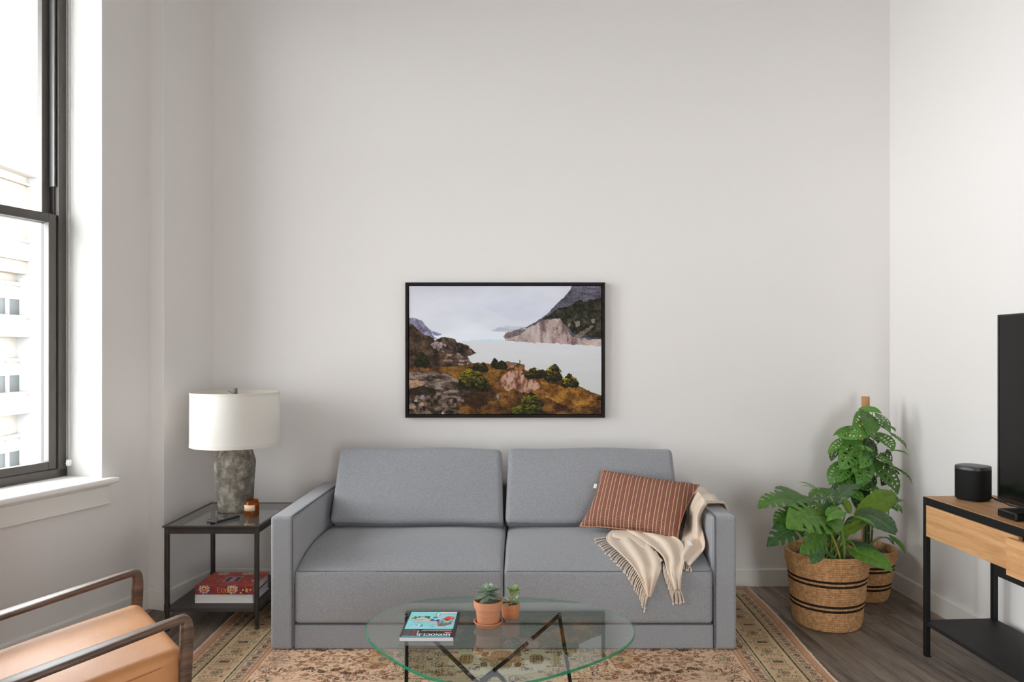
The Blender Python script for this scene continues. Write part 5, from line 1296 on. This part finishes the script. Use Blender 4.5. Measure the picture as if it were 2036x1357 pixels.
# ================================================================== ARMCHAIR
m_walnut = wood('walnut', (60, 42, 34), (124, 96, 78), axis=1, scale=7, rough=.42, bump=.08, spec=.45)
m_leather = mat('tan_leather', (206, 142, 90), .46, col2=(220, 162, 112), vscale=5, bump=.22, bscale=420, spec=.4)
m_welt = mat('leather_welt', (182, 112, 68), .5)
CA, CB = Vector((-1.434, 2.815, 0)), Vector((-1.01, 2.303, 0))
wv = (CB-CA).normalized(); fv = Vector((-wv.y, wv.x, 0))
CW = (CB-CA).length
chair = empty('armchair', (0, 0, 0), label='tan leather armchair with slender dark wooden arms', cat='armchair')
MC = Matrix((wv, fv, Vector((0, 0, 1)))).transposed().to_4x4(); MC.translation = CA; 
base_ = Matrix.Translation((CW/2, -.32, 0)); chair.matrix_world = MC @ base_
TI = base_.inverted()
def sweep(path, x, b=None):
    """path of (y, z, half width along x, half thickness); rounded rectangular section"""
    b = b or MB(); pts = [Vector((0, p[0], p[1])) for p in path]; rows = []
    Q = smooth_path(pts, 5); W_ = smooth_path([Vector((p[2], p[3], 0)) for p in path], 5)
    for i, (p, w) in enumerate(zip(Q, W_)):
        t = (Q[min(len(Q)-1, i+1)]-Q[max(0, i-1)]).normalized(); nn = Vector((0, -t.z, t.y))
        row = []
        for k in range(16):
            a = 2*PI*k/16; c, s_ = math.cos(a), math.sin(a)
            row.append(p+Vector((x, 0, 0))+Vector((1, 0, 0))*w.x*math.copysign(abs(c)**.55, c)+nn*w.y*math.copysign(abs(s_)**.55, s_))
        row.append(row[0]); rows.append(row)
    b.grid(rows, T=TI)
    n0 = len(b.v)
    for r in (rows[0], rows[-1]): b.add(r[:-1], [tuple(range(16))], T=TI)
    return b
arm_path = [(-.028, .0, .011, .012), (-.026, .20, .013, .015), (-.022, .38, .015, .018), (-.018, .50, .017, .019), (-.018, .540, .018, .017), (-.021, .555, .018, .015), (-.034, .560, .018, .013), (-.065, .556, .019, .012), (-.13, .545, .022, .012), (-.27, .521, .029, .0115), (-.42, .495, .033, .011), (-.56, .470, .030, .0115), (-.66, .451, .022, .0125)]
for x, z0 in ((.0205, .0105), (CW-.0205, .0005)):
    o = recalc(sweep([(arm_path[0][0], z0)+arm_path[0][2:]]+arm_path[1:], x).build('arm_rest', m_walnut, chair, label='dark wooden arm running down into the front leg'))
    recalc(sweep([(-.70, .0, .011, .012), (-.655, .20, .015, .018), (-.645, .43, .018, .020), (-.70, .62, .016, .018), (-.76, .78, .013, .014)], x).build('rear_leg', m_walnut, chair))
    b = MB().b2((x-.012, -.655, .255), (x+.012, -.03, .305), .008, 2, T=TI); b.build('side_rail', m_walnut, chair)
MB().b2((.03, -.045, .245), (CW-.03, -.018, .300), .008, 2, T=TI).build('front_rail', m_walnut, chair)
MB().b2((.03, -.665, .235), (CW-.03, -.640, .285), .008, 2, T=TI).build('back_rail', m_walnut, chair)
MB().b2((.03, -.755, .735), (CW-.03, -.735, .785), .008, 2, T=TI).build('crest_rail', m_walnut, chair)
sl = MB().tube([(.06, -.66, .28), (.06, -.735, .75)], .009, 8, T=TI).mesh('back_slat', m_walnut)
for k in range(6):
    o = bpy.data.objects.new('back_slat', sl); C.objects.link(o); o.parent = chair; o.location = (k*(CW-.12)/5, 0, 0)
def cush(w, sx, sy, sz, amp):
    x, y, z = w; k = crown(x, sx)*crown(y, sy)
    return (x, y, z+(amp*k if z > 0 else -.3*amp*k)+.003*math.sin(x*14+1)*math.sin(y*11)*k)
sx, sy, sz = (CW-.094)/2, .275, .066
MS_ = TI @ Matrix.Translation((CW/2, -.276, .352)) @ Matrix.Rotation(math.radians(9.5), 4, 'X')
sc_ = MB().box((0, 0, 0), (2*sx, 2*sy, 2*sz), .034, 5, T=MS_, ext=(22, 22, 3), fn=lambda w: cush(w, sx, sy, sz, .020)).build('seat_cushion', m_leather, chair)
for zz_ in (sz-.034, -sz+.030):
    c_ = []
    for i in range(64):
        a = 2*PI*i/64; c, s_ = math.cos(a), math.sin(a); c_.append((math.copysign(abs(c)**.22, c)*(sx+.0005), math.copysign(abs(s_)**.22, s_)*(sy+.0005), zz_))
    MB().tube(c_, .0022, 6, closed=True, T=MS_).build('welt', m_welt, sc_)
MB2 = TI @ Matrix.Translation((CW/2, -.625, .56)) @ Matrix.Rotation(math.radians(-14), 4, 'X')
bc_ = MB().box((0, 0, 0), (2*sx, .13, .50), .034, 4, T=MB2, ext=(10, 2, 10), fn=lambda w: (w.x, w.y+(.022*crown(w.x, sx)*crown(w.z, .25) if w.y > 0 else 0), w.z)).build('back_cushion', m_leather, chair)

# ================================================================== BASKETS AND PLANTS
m_sea = mat('seagrass', (176, 128, 84), .7, col2=(216, 172, 124), vscale=60, bump=.5, bscale=220, spec=.25)
m_sead = mat('seagrass_dark', (44, 32, 26), .85, var=.3, vscale=90, spec=.2)
m_moss = mat('spanish_moss', (92, 78, 66), .95, var=.35, vscale=60, bump=.8, bscale=120)
def basket(root, prof, pitch, stripes, units, wob=.004, rimz=None):
    """prof: radius/height knots of the outer wall; braided rows of the given pitch; stripes = row heights in dark fibre"""
    P = smooth_path([Vector((r, 0, z)) for r, z in prof], 24); zs = [p.z for p in P]; rs = [p.x for p in P]
    top = zs[-1]; nr = int(top/pitch); seg = units*4; bl_, bdk = MB(), MB()
    R = lambda z: float(np.interp(z, zs, rs))
    def row(z0, dark, prev=None):
        b = bdk if dark else bl_; rows = []
        for q in range(6):
            f = q/5; z = z0+f*pitch; bump_ = .0050*math.sin(PI*f)**.7-.002
            rr_ = []
            for k in range(seg+1):
                a = 2*PI*(k % seg)/seg; ch = math.sin(units*a+(1 if f < .5 else -1)*(f-.5)*5.0); r = R(z)+bump_+.0030*ch*math.sin(PI*f)
                r *= 1+wob*math.sin(2*a+.6)+wob*.6*math.sin(3*a+z*9)
                rr_.append((r*math.cos(a), r*math.sin(a), z))
            rows.append(rr_)
        b.grid([list(reversed(r)) for r in rows])
    for i in range(nr):
        z0 = i*pitch; row(z0, any(abs(z0+pitch/2-s) < pitch*.5 for s in stripes))
    bl_.lathe([(0, .002), (rs[0], .002)], seg); tp = nr*pitch
    # inner wall and rolled lip
    bl_.lathe([(R(tp)+.002, tp), (R(tp)-.003, tp+.004), (R(tp)-.012, tp-.002), (R(tp-.06)-.012, tp-.06), (R(tp*.5)-.012, tp*.5)], 96)
    w = bl_.build('basket', m_sea, root, angle=60); bdk.build('dark_stripe', m_sead, w, angle=60, label='dark braided stripes')
    return tp, R
def moss(root, r, z, n, seed):
    rg = random.Random(seed); b = MB()
    b.lathe([(r, -.02), (r*.85, .0), (r*.5, .012), (0, .018)], 30, (0, 0, z), fn=lambda p, a: (p[0], p[1], p[2]+.007*math.sin(5*a+p[0]*60)*math.cos(p[1]*70)))
    b.build('soil', m_moss, root)
    b = MB()
    for k in range(n):
        a = rg.uniform(0, 2*PI); q = r*math.sqrt(rg.random())*.98; p = Vector((q*math.cos(a), q*math.sin(a), z+.004)); pts = [p]
        for j in range(4): p = p+Vector((rg.uniform(-.016, .016), rg.uniform(-.016, .016), rg.uniform(-.008, .012))); pts.append(p)
        b.tube(pts, .0009, 3, cap=False, sub=2)
    b.build('moss', mat('moss_strands', (120, 106, 92), .95, rnd=.1) if 'moss_strands' not in bpy.data.materials else bpy.data.materials['moss_strands'], root, kind='stuff')
def leaf_mat(name, c1, c2, ct, fac=.28, rough=.38):
    m = mat(name, c1, rough, col2=c2, vscale=14, spec=.45, rnd=.22, bump=.12, bscale=45); N, Lk = m.node_tree.nodes, m.node_tree.links
    B = N['Principled BSDF']; t = N.new('ShaderNodeBsdfTranslucent'); t.inputs[0].default_value = (*lin(ct), 1)
    mx = N.new('ShaderNodeMixShader'); mx.inputs[0].default_value = fac
    Lk.new(B.outputs[0], mx.inputs[1]); Lk.new(t.outputs[0], mx.inputs[2]); Lk.new(mx.outputs[0], N['Material Output'].inputs['Surface']); return m
m_lv = leaf_mat('leaf_green', (58, 98, 40), (94, 138, 58), (120, 175, 60))
m_ld = leaf_mat('leaf_dark', (50, 82, 50), (82, 118, 70), (90, 140, 60), .15, .34)
m_ll = leaf_mat('leaf_lime', (92, 124, 36), (126, 154, 58), (160, 200, 70), .4)
m_la = leaf_mat('leaf_bright', (76, 122, 44), (114, 162, 66), (140, 190, 70))
m_rib = mat('midrib', (136, 164, 76), .5)
m_pet = mat('petiole', (96, 132, 54), .45, col2=(128, 158, 72), vscale=20, rnd=.1)
def leaf_mesh(name, mats, kind, Wr, seed, fold=.22, nS=52, nT=11, droop=.10):
    """unit leaf along +y. kind: 'split' (slits open at the margin), 'holes' (windows beside the midrib), 'plain'"""
    rg = random.Random(seed); nv = 5
    vein = [(.20+.66*k/nv+rg.uniform(-.015, .015), rg.uniform(.032, .050), rg.uniform(.26, .52), rg.random()) for k in range(nv)]
    b = MB()
    def wd(s):
        s = max(0, min(1, s)); return Wr*.5*(math.sin(PI*s**.62)**.78)*(1-.30*s**3)
    def pos(s, t, sg):
        w = wd(s); x = sg*t*w
        y = s-.16*t*(1-s)**3*2.2*(Wr/.8)+.13*t*t*math.sin(PI*s)
        z = fold*abs(x)-.55*fold*abs(x)*t+droop*math.sin(PI*s)+.012*math.sin(2*PI*nv*s*1.38+1)*t*math.sin(PI*s)
        z -= .25*droop*t*t
        return (x, y, z)
    for sg in (1, -1):
        off = rg.uniform(-.02, .02)
        rows = [[pos(i/nS, j/nT, sg) for j in range(nT+1)] for i in range(nS+1)]
        if sg < 0: rows = [list(r) for r in rows]
        def keep(i, j):
            s, t = (i+.5)/nS, (j+.5)/nT
            if kind == 'plain': return True
            for (c, w_, t0, pr) in vein:
                d = s-c-off
                if (pr*7+sg*.37) % 1 < (.25 if kind == 'split' else .12): continue
                if kind == 'split':
                    if c < .75 and t > t0 and abs(d) < w_*.60*min(1, (t-t0)*4): return False
                else:
                    q = (d/(w_*.72))**2+((t-.30-.3*t0)/.20)**2
                    if q < 1 and c < .85: return False
            return True
        n0 = len(b.f); b.grid(rows, keep=keep)
        if sg > 0: b.f[n0:] = [tuple(reversed(f)) for f in b.f[n0:]]
    b.m = [0]*len(b.f)
    n0 = len(b.f)
    b.tube([(0, s, fold*0+droop*math.sin(PI*s)+.002) for s in np.linspace(-.02, .97, 14)], lambda t: .011*(1-.85*t), 6, mi=1)
    return b.mesh(name, mats, angle=180)
def put_leaf(root, inv, me, Bp, Tp, nh, sc_w=1.0, name='leaf'):
    o = bpy.data.objects.new(name, me); C.objects.link(o); o.parent = root
    y = Tp-Bp; L = y.length; y.normalize(); z = Vector(nh); z = (z-y*z.dot(y))
    if z.length < 1e-4: z = Vector((0, -1, .2))-y*Vector((0, -1, .2)).dot(y)
    z.normalize(); x = y.cross(z)
    M = Matrix((x*L*sc_w, y*L, z*L)).transposed().to_4x4(); M.translation = Bp
    o.matrix_local = inv @ M; return o

# --- front basket: split-leaf plant
bx, by = 1.527, 3.825
pl1 = empty('potted_monstera', (bx, by, 0), label='low split leaf plant in the large front striped woven basket', cat='potted plant', group='plants in woven baskets')
inv1 = Matrix.Translation((-bx, -by, 0))
tp, R1 = basket(pl1, [(.148, 0), (.160, .02), (.170, .10), (.180, .20), (.190, .285), (.194, .30), (.199, .318), (.199, .372)], .0112, [.106, .129, .234, .257], 88, .008)
moss(pl1, R1(tp)-.013, tp-.045, 260, 3)
LM = {'s0': leaf_mesh('leaf', [m_lv, m_rib], 'split', .95, 1), 's1': leaf_mesh('leaf', [m_la, m_rib], 'split', .90, 2), 's2': leaf_mesh('leaf', [m_ld, m_rib], 'split', .85, 3, .3),
      'p0': leaf_mesh('leaf', [m_ld, m_rib], 'plain', .72, 4, .2), 'p1': leaf_mesh('leaf', [m_la, m_rib], 'plain', .60, 5, .3), 'p2': leaf_mesh('leaf', [m_ll, m_rib], 'plain', .80, 6, .45), 'h0': leaf_mesh('leaf', [m_lv, m_rib], 'holes', .72, 7, .25)}
Q5 = lambda x, y: (1490+x/6.568, 950+y/6.568)
# (leaf base, leaf tip) in the reading frame of the plant, their distances from the eye, leaf kind, facing, width
FL_ = [((555, 300), (110, 400), 3.74, 3.66, 's0', (-.2, -.45, 1), .9), ((560, 290), (720, 250), 3.78, 3.93, 's0', (.1, -.35, 1), 1.5),
       ((985, 525), (490, 650), 3.66, 3.52, 's1', (-.15, -.75, .8), 1.12), ((930, 500), (640, 400), 3.72, 3.80, 's1', (-.2, -.6, .8), .9),
       ((1115, 335), (745, 300), 3.68, 3.70, 's2', (0, -.22, 1), .62), ((1120, 335), (1450, 90), 3.70, 3.82, 's2', (-.2, -.30, 1), .60),
       ((1525, 480), (1905, 190), 3.80, 3.86, 'p2', (-.6, -.7, .2), .75), ((1545, 490), (1915, 745), 3.74, 3.62, 'p0', (.25, -.85, .5), 1.25),
       ((1380, 880), (1745, 1060), 3.76, 3.66, 'p0', (.1, -.5, .9), .8), ((1420, 985), (1872, 1225), 3.68, 3.54, 'p1', (.05, -.65, .75), 1.15),
       ((915, 650), (660, 1000), 3.62, 3.52, 's0', (.45, -.8, .35), .85), ((930, 660), (1075, 745), 3.62, 3.56, 'p1', (.3, -.8, .5), .9),
       ((655, 620), (228, 900), 3.72, 3.62, 's2', (-.1, -.75, .65), .80), ((1420, 525), (1650, 640), 3.66, 3.60, 'p1', (.1, -.35, .9), .55),
       ((880, 880), (815, 1130), 3.63, 3.57, 'p0', (.1, -.9, .2), 1.25), ((1010, 200), (770, 250), 3.86, 3.84, 's0', (-.1, -.4, 1), 1.1), ((1000, 190), (1180, 230), 3.86, 3.86, 's0', (.1, -.35, 1), 1.2),
       ((900, 170), (640, 60), 3.90, 3.92, 'p1', (.2, -.25, 1), .30), ((880, 165), (670, 110), 3.88, 3.88, 'p1', (.2, -.25, 1), .28),
       ((600, 480), (325, 640), 3.76, 3.68, 's0', (-.1, -.55, .8), 1.0), ((1290, 420), (1230, 270), 3.84, 3.88, 'p2', (-.1, -.9, .1), .9),
       ((1460, 560), (1050, 700), 3.76, 3.70, 'p2', (0, -.85, -.4), .55), ((1720, 390), (2025, 300), 3.84, 3.86, 'p1', (.1, -.45, .9), .42),
       ((1200, 470), (1010, 565), 3.60, 3.54, 'p1', (.2, -.5, .8), .7), ((1060, 470), (1200, 400), 3.62, 3.66, 's1', (.2, -.55, .8), 1.0), ((1340, 560), (1240, 690), 3.86, 3.84, 'p0', (0, -1, .2), 1.1),
       ((1150, 620), (1010, 850), 3.88, 3.86, 'p0', (0, -1, .2), .9), ((1000, 980), (1150, 1090), 3.70, 3.66, 'p0', (.1, -.8, .5), .5), ((480, 470), (590, 500), 3.78, 3.76, 'p2', (-.2, -.8, .3), 1.2), ((620, 330), (640, 470), 3.74, 3.68, 's2', (0, -.9, .4), 1.4)]
rg = random.Random(21); soil = Vector((bx, by, tp-.035))
for (bq_, tq, db, dt, kd, nh, wd_) in FL_:
    Bp, Tp = at(*Q5(*bq_), db), at(*Q5(*tq), dt)
    o = put_leaf(pl1, inv1, LM[kd], Bp, Tp, nh, wd_*(.82 if kd[0] == 's' else .95))
    root_ = soil+Vector((rg.uniform(-.06, .07), rg.uniform(-.06, .04), 0))
    mid = root_.lerp(Bp, .55)+Vector((0, 0, .06))
    MB().tube([inv1 @ root_, inv1 @ mid, inv1 @ Bp], lambda t: .0058-.003*t, 8, sub=6).build('stem', m_pet, pl1)
# the thick pale stalk in front and a yellowing one
MB().tube([inv1 @ at(*Q5(1240, 1080), 3.71), inv1 @ at(*Q5(1235, 860), 3.70), inv1 @ at(*Q5(1190, 620), 3.68), inv1 @ at(*Q5(1140, 420), 3.68), inv1 @ at(*Q5(1055, 235), 3.69)], lambda t: .0085-.004*t, 10, sub=6).build('stem', mat('stalk_green', (112, 138, 66), .5), pl1)
MB().tube([inv1 @ at(*Q5(1190, 1090), 3.69), inv1 @ at(*Q5(1165, 980), 3.70), inv1 @ at(*Q5(1090, 780), 3.70), inv1 @ at(*Q5(985, 560), 3.66)], lambda t: .006-.003*t, 8, sub=6).build('stem', mat('stalk_yellow', (170, 150, 60), .5, col2=(104, 132, 60), vscale=3), pl1)

# --- back basket: climbing plant on a pole
bx2, by2 = 1.895, 4.225
pl2 = empty('potted_monstera', (bx2, by2, 0), label='tall windowed leaf plant climbing a wooden pole in the corner', cat='potted plant', group='plants in woven baskets')
inv2 = Matrix.Translation((-bx2, -by2, 0))
tp2, R2 = basket(pl2, [(.112, 0), (.122, .02), (.138, .10), (.152, .19), (.158, .215), (.164, .23), (.165, .285)], .0112, [.073, .095, .174, .196], 74, .006)
moss(pl2, R2(tp2)-.012, tp2-.03, 160, 5)
pole = at(1721, 789, by2); pole.x -= bx2
MB().tube([(pole.x, 0, tp2-.06), (pole.x-.003, 0, .7), (pole.x, 0, pole.z)], .0215, 18).build('pole', wood('pole_wood', (160, 112, 72), (206, 158, 112), 2, 6, .75), pl2, angle=50)
MB().tube([(pole.x, -.0208, 1.062), (pole.x, -.0216, 1.062)], .002, 8).build('knot', mat('knot', (70, 44, 30), .9), pl2)
m_lw = leaf_mat('window_leaf', (66, 112, 44), (102, 150, 62), (120, 170, 60))
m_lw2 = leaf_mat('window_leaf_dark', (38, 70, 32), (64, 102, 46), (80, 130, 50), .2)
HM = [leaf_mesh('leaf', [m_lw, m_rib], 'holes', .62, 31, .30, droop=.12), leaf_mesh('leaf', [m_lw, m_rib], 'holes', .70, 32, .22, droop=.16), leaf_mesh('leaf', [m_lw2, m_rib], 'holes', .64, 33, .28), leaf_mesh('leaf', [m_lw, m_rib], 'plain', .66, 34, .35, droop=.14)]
Q4 = lambda x, y: (1600+x/5.9, 780+y/5.9)
VL = [((690, 205), (905, 248), 3, .62), ((720, 280), (560, 430), 0, 1.05), ((735, 290), (748, 512), 3, 1.25), ((870, 285), (985, 440), 1, 1.0), ((830, 340), (1010, 480), 0, 1.0), ((955, 400), (1068, 466), 3, .75), ((545, 428), (332, 512), 0, .42), ((460, 480), (745, 525), 1, .95), ((500, 560), (470, 490), 2, .8),
      ((760, 500), (870, 600), 2, 1.0), ((890, 520), (1045, 690), 1, 1.3), ((1035, 510), (1197, 670), 0, .75), ((1030, 690), (1222, 745), 3, .25), ((460, 570), (268, 725), 0, .62), ((605, 640), (415, 915), 1, .98), ((370, 690), (312, 810), 2, .9), ((600, 640), (815, 700), 3, .42), ((640, 750), (810, 910), 3, .7), ((655, 780), (690, 1110), 1, 1.0),
      ((820, 740), (1050, 890), 0, .6), ((850, 880), (1100, 1200), 1, 1.0), ((1045, 895), (1265, 1078), 3, .34), ((440, 870), (285, 1085), 1, .95), ((525, 870), (385, 1060), 0, .95), ((575, 900), (530, 1110), 2, .8), ((590, 1000), (620, 1150), 1, 1.1), ((400, 1090), (540, 1190), 2, .8), ((350, 1060), (400, 1190), 2, .7),
      ((690, 1120), (895, 1180), 1, .75), ((790, 1110), (890, 1260), 1, 1.0), ((1020, 1170), (1095, 1300), 2, .7), ((640, 1170), (560, 1300), 2, .9), ((950, 960), (900, 1100), 2, .9), ((760, 960), (790, 1130), 2, .9), ((560, 1180), (680, 1290), 1, .9), ((930, 1180), (1060, 1330), 1, .8), ((700, 900), (620, 1000), 2, 1.0), ((560, 690), (590, 840), 2, 1.0), ((780, 620), (720, 760), 2, 1.0), ((980, 720), (940, 880), 2, .8)]
rg = random.Random(19)
for k in range(30):                                    # inner and lower leaves filling the column
    x, y = rg.uniform(330, 1020), rg.uniform(560, 1430); x = 690+(x-690)*(.45+.55*min(1, (y-350)/700)); a = rg.uniform(-.5, .5)+(x-690)/420; L = rg.uniform(150, 240)
    VL.append(((x, y), (x+L*math.sin(a), y+L*math.cos(a)), 2 if k % 3 else 1, rg.uniform(.75, 1.05)))
rg = random.Random(9); pcx = bx2+pole.x
for i, (bq_, tq, kd, wd_) in enumerate(VL):
    (b0, b1), (t0, t1) = Q4(*bq_), Q4(*tq)
    db = by2-.035-.055*max(0, 1-abs(b0-1722)/60)-.012*(i % 4)
    dt = db-.045-.05*max(0, 1-abs(t0-1722)/80)
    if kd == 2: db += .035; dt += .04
    Bp, Tp = at(b0, b1, db), at(t0, t1, dt)
    dx = (b0+t0)/2-1722
    put_leaf(pl2, inv2, HM[kd], Bp, Tp, (dx*.012+rg.uniform(-.2, .2), -1, .45+rg.uniform(-.1, .3)), wd_*1.05)
    zb = max(tp2+.02, Bp.z-.10); a0 = Vector((pcx+rg.uniform(-.018, .018), by2-.022, zb))
    MB().tube([inv2 @ a0, inv2 @ (a0.lerp(Bp, .5)+Vector((0, -.01, .03))), inv2 @ Bp], .0026, 6, sub=4).build('stem', m_pet, pl2)
# loose long leaf hanging over the right of the rear basket, and unopened shoots
for bq_, tq, kd, wd_ in (((1870, 800), (2040, 1000), 3, .5), ((1790, 790), (1880, 880), 2, .6), ((1830, 600), (1935, 720), 2, .4), ((1720, 330), (1820, 490), 0, .35)):
    Bp, Tp = at(*Q5(*bq_), 4.10), at(*Q5(*tq), 4.02)
    put_leaf(pl2, inv2, HM[kd], Bp, Tp, (.2, -.8, .6), wd_)
    a0 = Vector((pcx, by2-.03, max(tp2, Bp.z-.08)))
    MB().tube([inv2 @ a0, inv2 @ (a0.lerp(Bp, .5)+Vector((0, 0, .03))), inv2 @ Bp], .0026, 6, sub=4).build('stem', m_pet, pl2)
b = MB()
for k in range(5):
    x0 = pcx+(-.02+.01*k); b.tube([inv2 @ Vector((x0, by2-.024, tp2-.02)), inv2 @ Vector((x0+.012*math.sin(k*2), by2-.030, .6)), inv2 @ Vector((x0-.01*math.sin(k), by2-.026, .98-.03*k))], .0055, 8, sub=6)
b.build('vine', mat('vine_stem', (72, 84, 44), .7), pl2)
for (x0, y0, x1, y1) in ((675, 300, 682, 200), (630, 310, 600, 232), (800, 320, 790, 180), (820, 330, 830, 260)):
    MB().tube([inv2 @ at(*Q4(x0, y0), by2-.03), inv2 @ at(*Q4(x1, y1), by2-.04)], lambda t: .0035-.0025*t, 6).build('shoot', m_ll, pl2)

# ================================================================== MEDIA CONSOLE
m_blk = mat('black_steel', (22, 21, 21), .5, metal=.2, spec=.4)
m_blk2 = mat('black_sheet', (36, 35, 35), .55, metal=.2, spec=.4)
m_oak = wood('oak', (182, 130, 84), (218, 172, 124), 0, 6, .5, rnd=.05, bump=.06, spec=.35, fine=16)
LD = Vector((.067, -1, 0)).normalized(); DD = Vector((-LD.y, LD.x, 0))        # along the front edge, towards the wall
con = empty('media_console', (0, 0, 0), label='oak and black steel media console with one drawer ajar', cat='console')
MK = Matrix((LD, DD, Vector((0, 0, 1)))).transposed().to_4x4(); MK.translation = Vector((1.797, 3.412, 0)); con.matrix_world = MK
CL, CD, CT, TB = 1.20, .340, .719, .022
for x in (0, CL-TB):
    for y in (0, CD-TB):
        lg = MB().b2((x, y, .004), (x+TB, y+TB, CT), .0015).build('leg', m_blk, con)
        MB().b2((x-.001, y+.002, 0), (x+TB+.001, y+TB+.004, .005), .001).build('foot_plate', m_blk, lg)
for lo, hi in (((TB, 0, CT-.032), (CL-TB, TB, CT)), ((TB, CD-TB, CT-.032), (CL-TB, CD, CT)), ((0, TB, CT-.032), (TB, CD-TB, CT)), ((CL-TB, TB, CT-.032), (CL, CD-TB, CT))):
    MB().b2(lo, hi, .001).build('top_rail', m_blk, con)
MB().b2((.004, .005, CT-.012), (CL-.004, CD-.003, CT+.0015), .0008).build('top_panel', m_oak, con)
MB().b2((TB, CD-TB, .365), (CL-TB, CD-TB+.012, CT-.032), .001).build('back_panel', m_blk2, con)
MB().b2((.0, .004, .142), (CL, CD-.004, .160), .001).build('shelf', m_blk2, con)
def drawer(x0, x1, out):
    d = MB().b2((x0, -out, .545), (x1, -out+.018, .684), .001).build('drawer', m_oak, con)
    MB().b2((x0+.02, -out+.018, .556), (x0+.032, .28-out, .672), .001).b2((x1-.032, -out+.018, .556), (x1-.02, .28-out, .672), .001).b2((x0+.02, .268-out, .556), (x1-.02, .28-out, .672), .001).b2((x0+.02, -out+.018, .548), (x1-.02, .28-out, .556), .001).build('drawer_box', m_oak, d)
drawer(TB+.002, .600, 0); drawer(.603, CL-TB-.002, .050)

# ------------------------------------------------------------------ speaker, television, box, cable
m_spk = mat('speaker_mesh', (9, 9, 10), .6, bump=.3, bscale=1500, spec=.25); m_spt = mat('speaker_top', (44, 44, 46), .4, spec=.5)
spx, spy = 1.978, 3.335
spk = empty('smart_speaker', (spx, spy, CT+.002), .55, label='small black speaker standing on the console beside the screen', cat='speaker')
def sq(r, n=64, e=.72):
    return [(math.copysign(abs(math.cos(a))**e, math.cos(a))*r, math.copysign(abs(math.sin(a))**e, math.sin(a))*r) for a in [2*PI*i/n for i in range(n)]]
def sqb(levels, b=None):
    b = b or MB(); n = 64; rows = []
    for r, z in levels: p = sq(r, n); rows.append([(x, y, z) for x, y in p]+[(p[0][0], p[0][1], z)])
    b.grid([list(reversed(r)) for r in rows]); return b
SR = .0655
sqb([(0, 0), (SR-.008, 0), (SR-.008, .004), (SR-.002, .006), (SR, .010), (SR, .134)]).build('grille', m_spk, spk)
sqb([(SR, .1345), (SR, .147), (SR-.002, .1495), (SR-.004, .150), (0, .150)]).build('top_cap', m_spt, spk)
sqb([(SR-.001, .1335), (SR-.001, .1348)]).build('seam_ring', m_blk, spk)
tv = empty('television', (2.01, 2.58, CT), label='large black flat screen television standing on the console', cat='tv')
ty0, ty1, tz0, tz1 = 1.97, 3.192, .752, 1.530
To = Matrix.Translation((-2.01, -2.58, -CT))
m_bez = mat('tv_bezel', (18, 18, 19), .35, spec=.5); m_scr = mat('tv_screen', (6, 6, 7), .10, spec=.32)
b = MB()
for lo, hi in (((1.996, ty0, tz0), (2.030, ty0+.008, tz1)), ((1.996, ty1-.008, tz0), (2.030, ty1, tz1)), ((1.996, ty0+.008, tz0), (2.030, ty1-.008, tz0+.012)), ((1.996, ty0+.008, tz1-.008), (2.030, ty1-.008, tz1))): b.b2(lo, hi, .001, 1, T=To)
b.build('bezel', m_bez, tv)
MB().b2((1.9985, ty0+.007, tz0+.010), (2.004, ty1-.007, tz1-.007), 0, T=To).build('screen', m_scr, tv)
MB().b2((2.004, ty0+.007, tz0+.010), (2.030, ty1-.007, tz1-.007), .003, T=To).b2((2.030, 2.2, .80), (2.052, 2.96, 1.2), .008, T=To).build('back_shell', m_bez, tv)
for y in (2.25, 2.80):
    b = MB().b2((1.945, y-.012, CT+.002), (2.085, y+.012, CT+.010), .003, T=To).b2((2.008, y-.010, CT+.008), (2.022, y+.010, tz0+.01), .002, T=To); b.build('stand_foot', m_bez, tv)
bxo = empty('media_box', (1.93, 2.945, CT+.002), .04, label='low black box lying in front of the television', cat='media box')
MB().box((0, 0, .017), (.110, .110, .030), .006, 3).build('shell', mat('box_plastic', (9, 9, 10), .35, spec=.4), bxo)
b = MB()
for x in (-.04, .04):
    for y in (-.04, .04): b.tube([(x, y, 0), (x, y, .004)], .007, 12)
b.build('foot', mat('box_foot', (30, 30, 30), .8), bxo)
cb = MB(); zc = CT+.0045
cb.tube([(spx+.060, spy-.012, zc+.012), (spx+.085, spy-.05, zc+.004), (2.085, 3.22, zc), (2.10, 3.10, zc), (2.10, 2.9, zc)], .003, 8, sub=6)
cb.tube([(spx+.064, spy+.0, zc+.024), (2.05, 3.30, zc+.006), (2.062, 3.25, zc), (2.05, 3.19, zc), (2.075, 3.12, zc), (2.09, 2.9, zc)], .0028, 8, sub=6)
tag(cb.build('power_cable', mat('cable_black', (18, 18, 18), .5)), 'thin black cables curling from the speaker behind the television', 'cable')
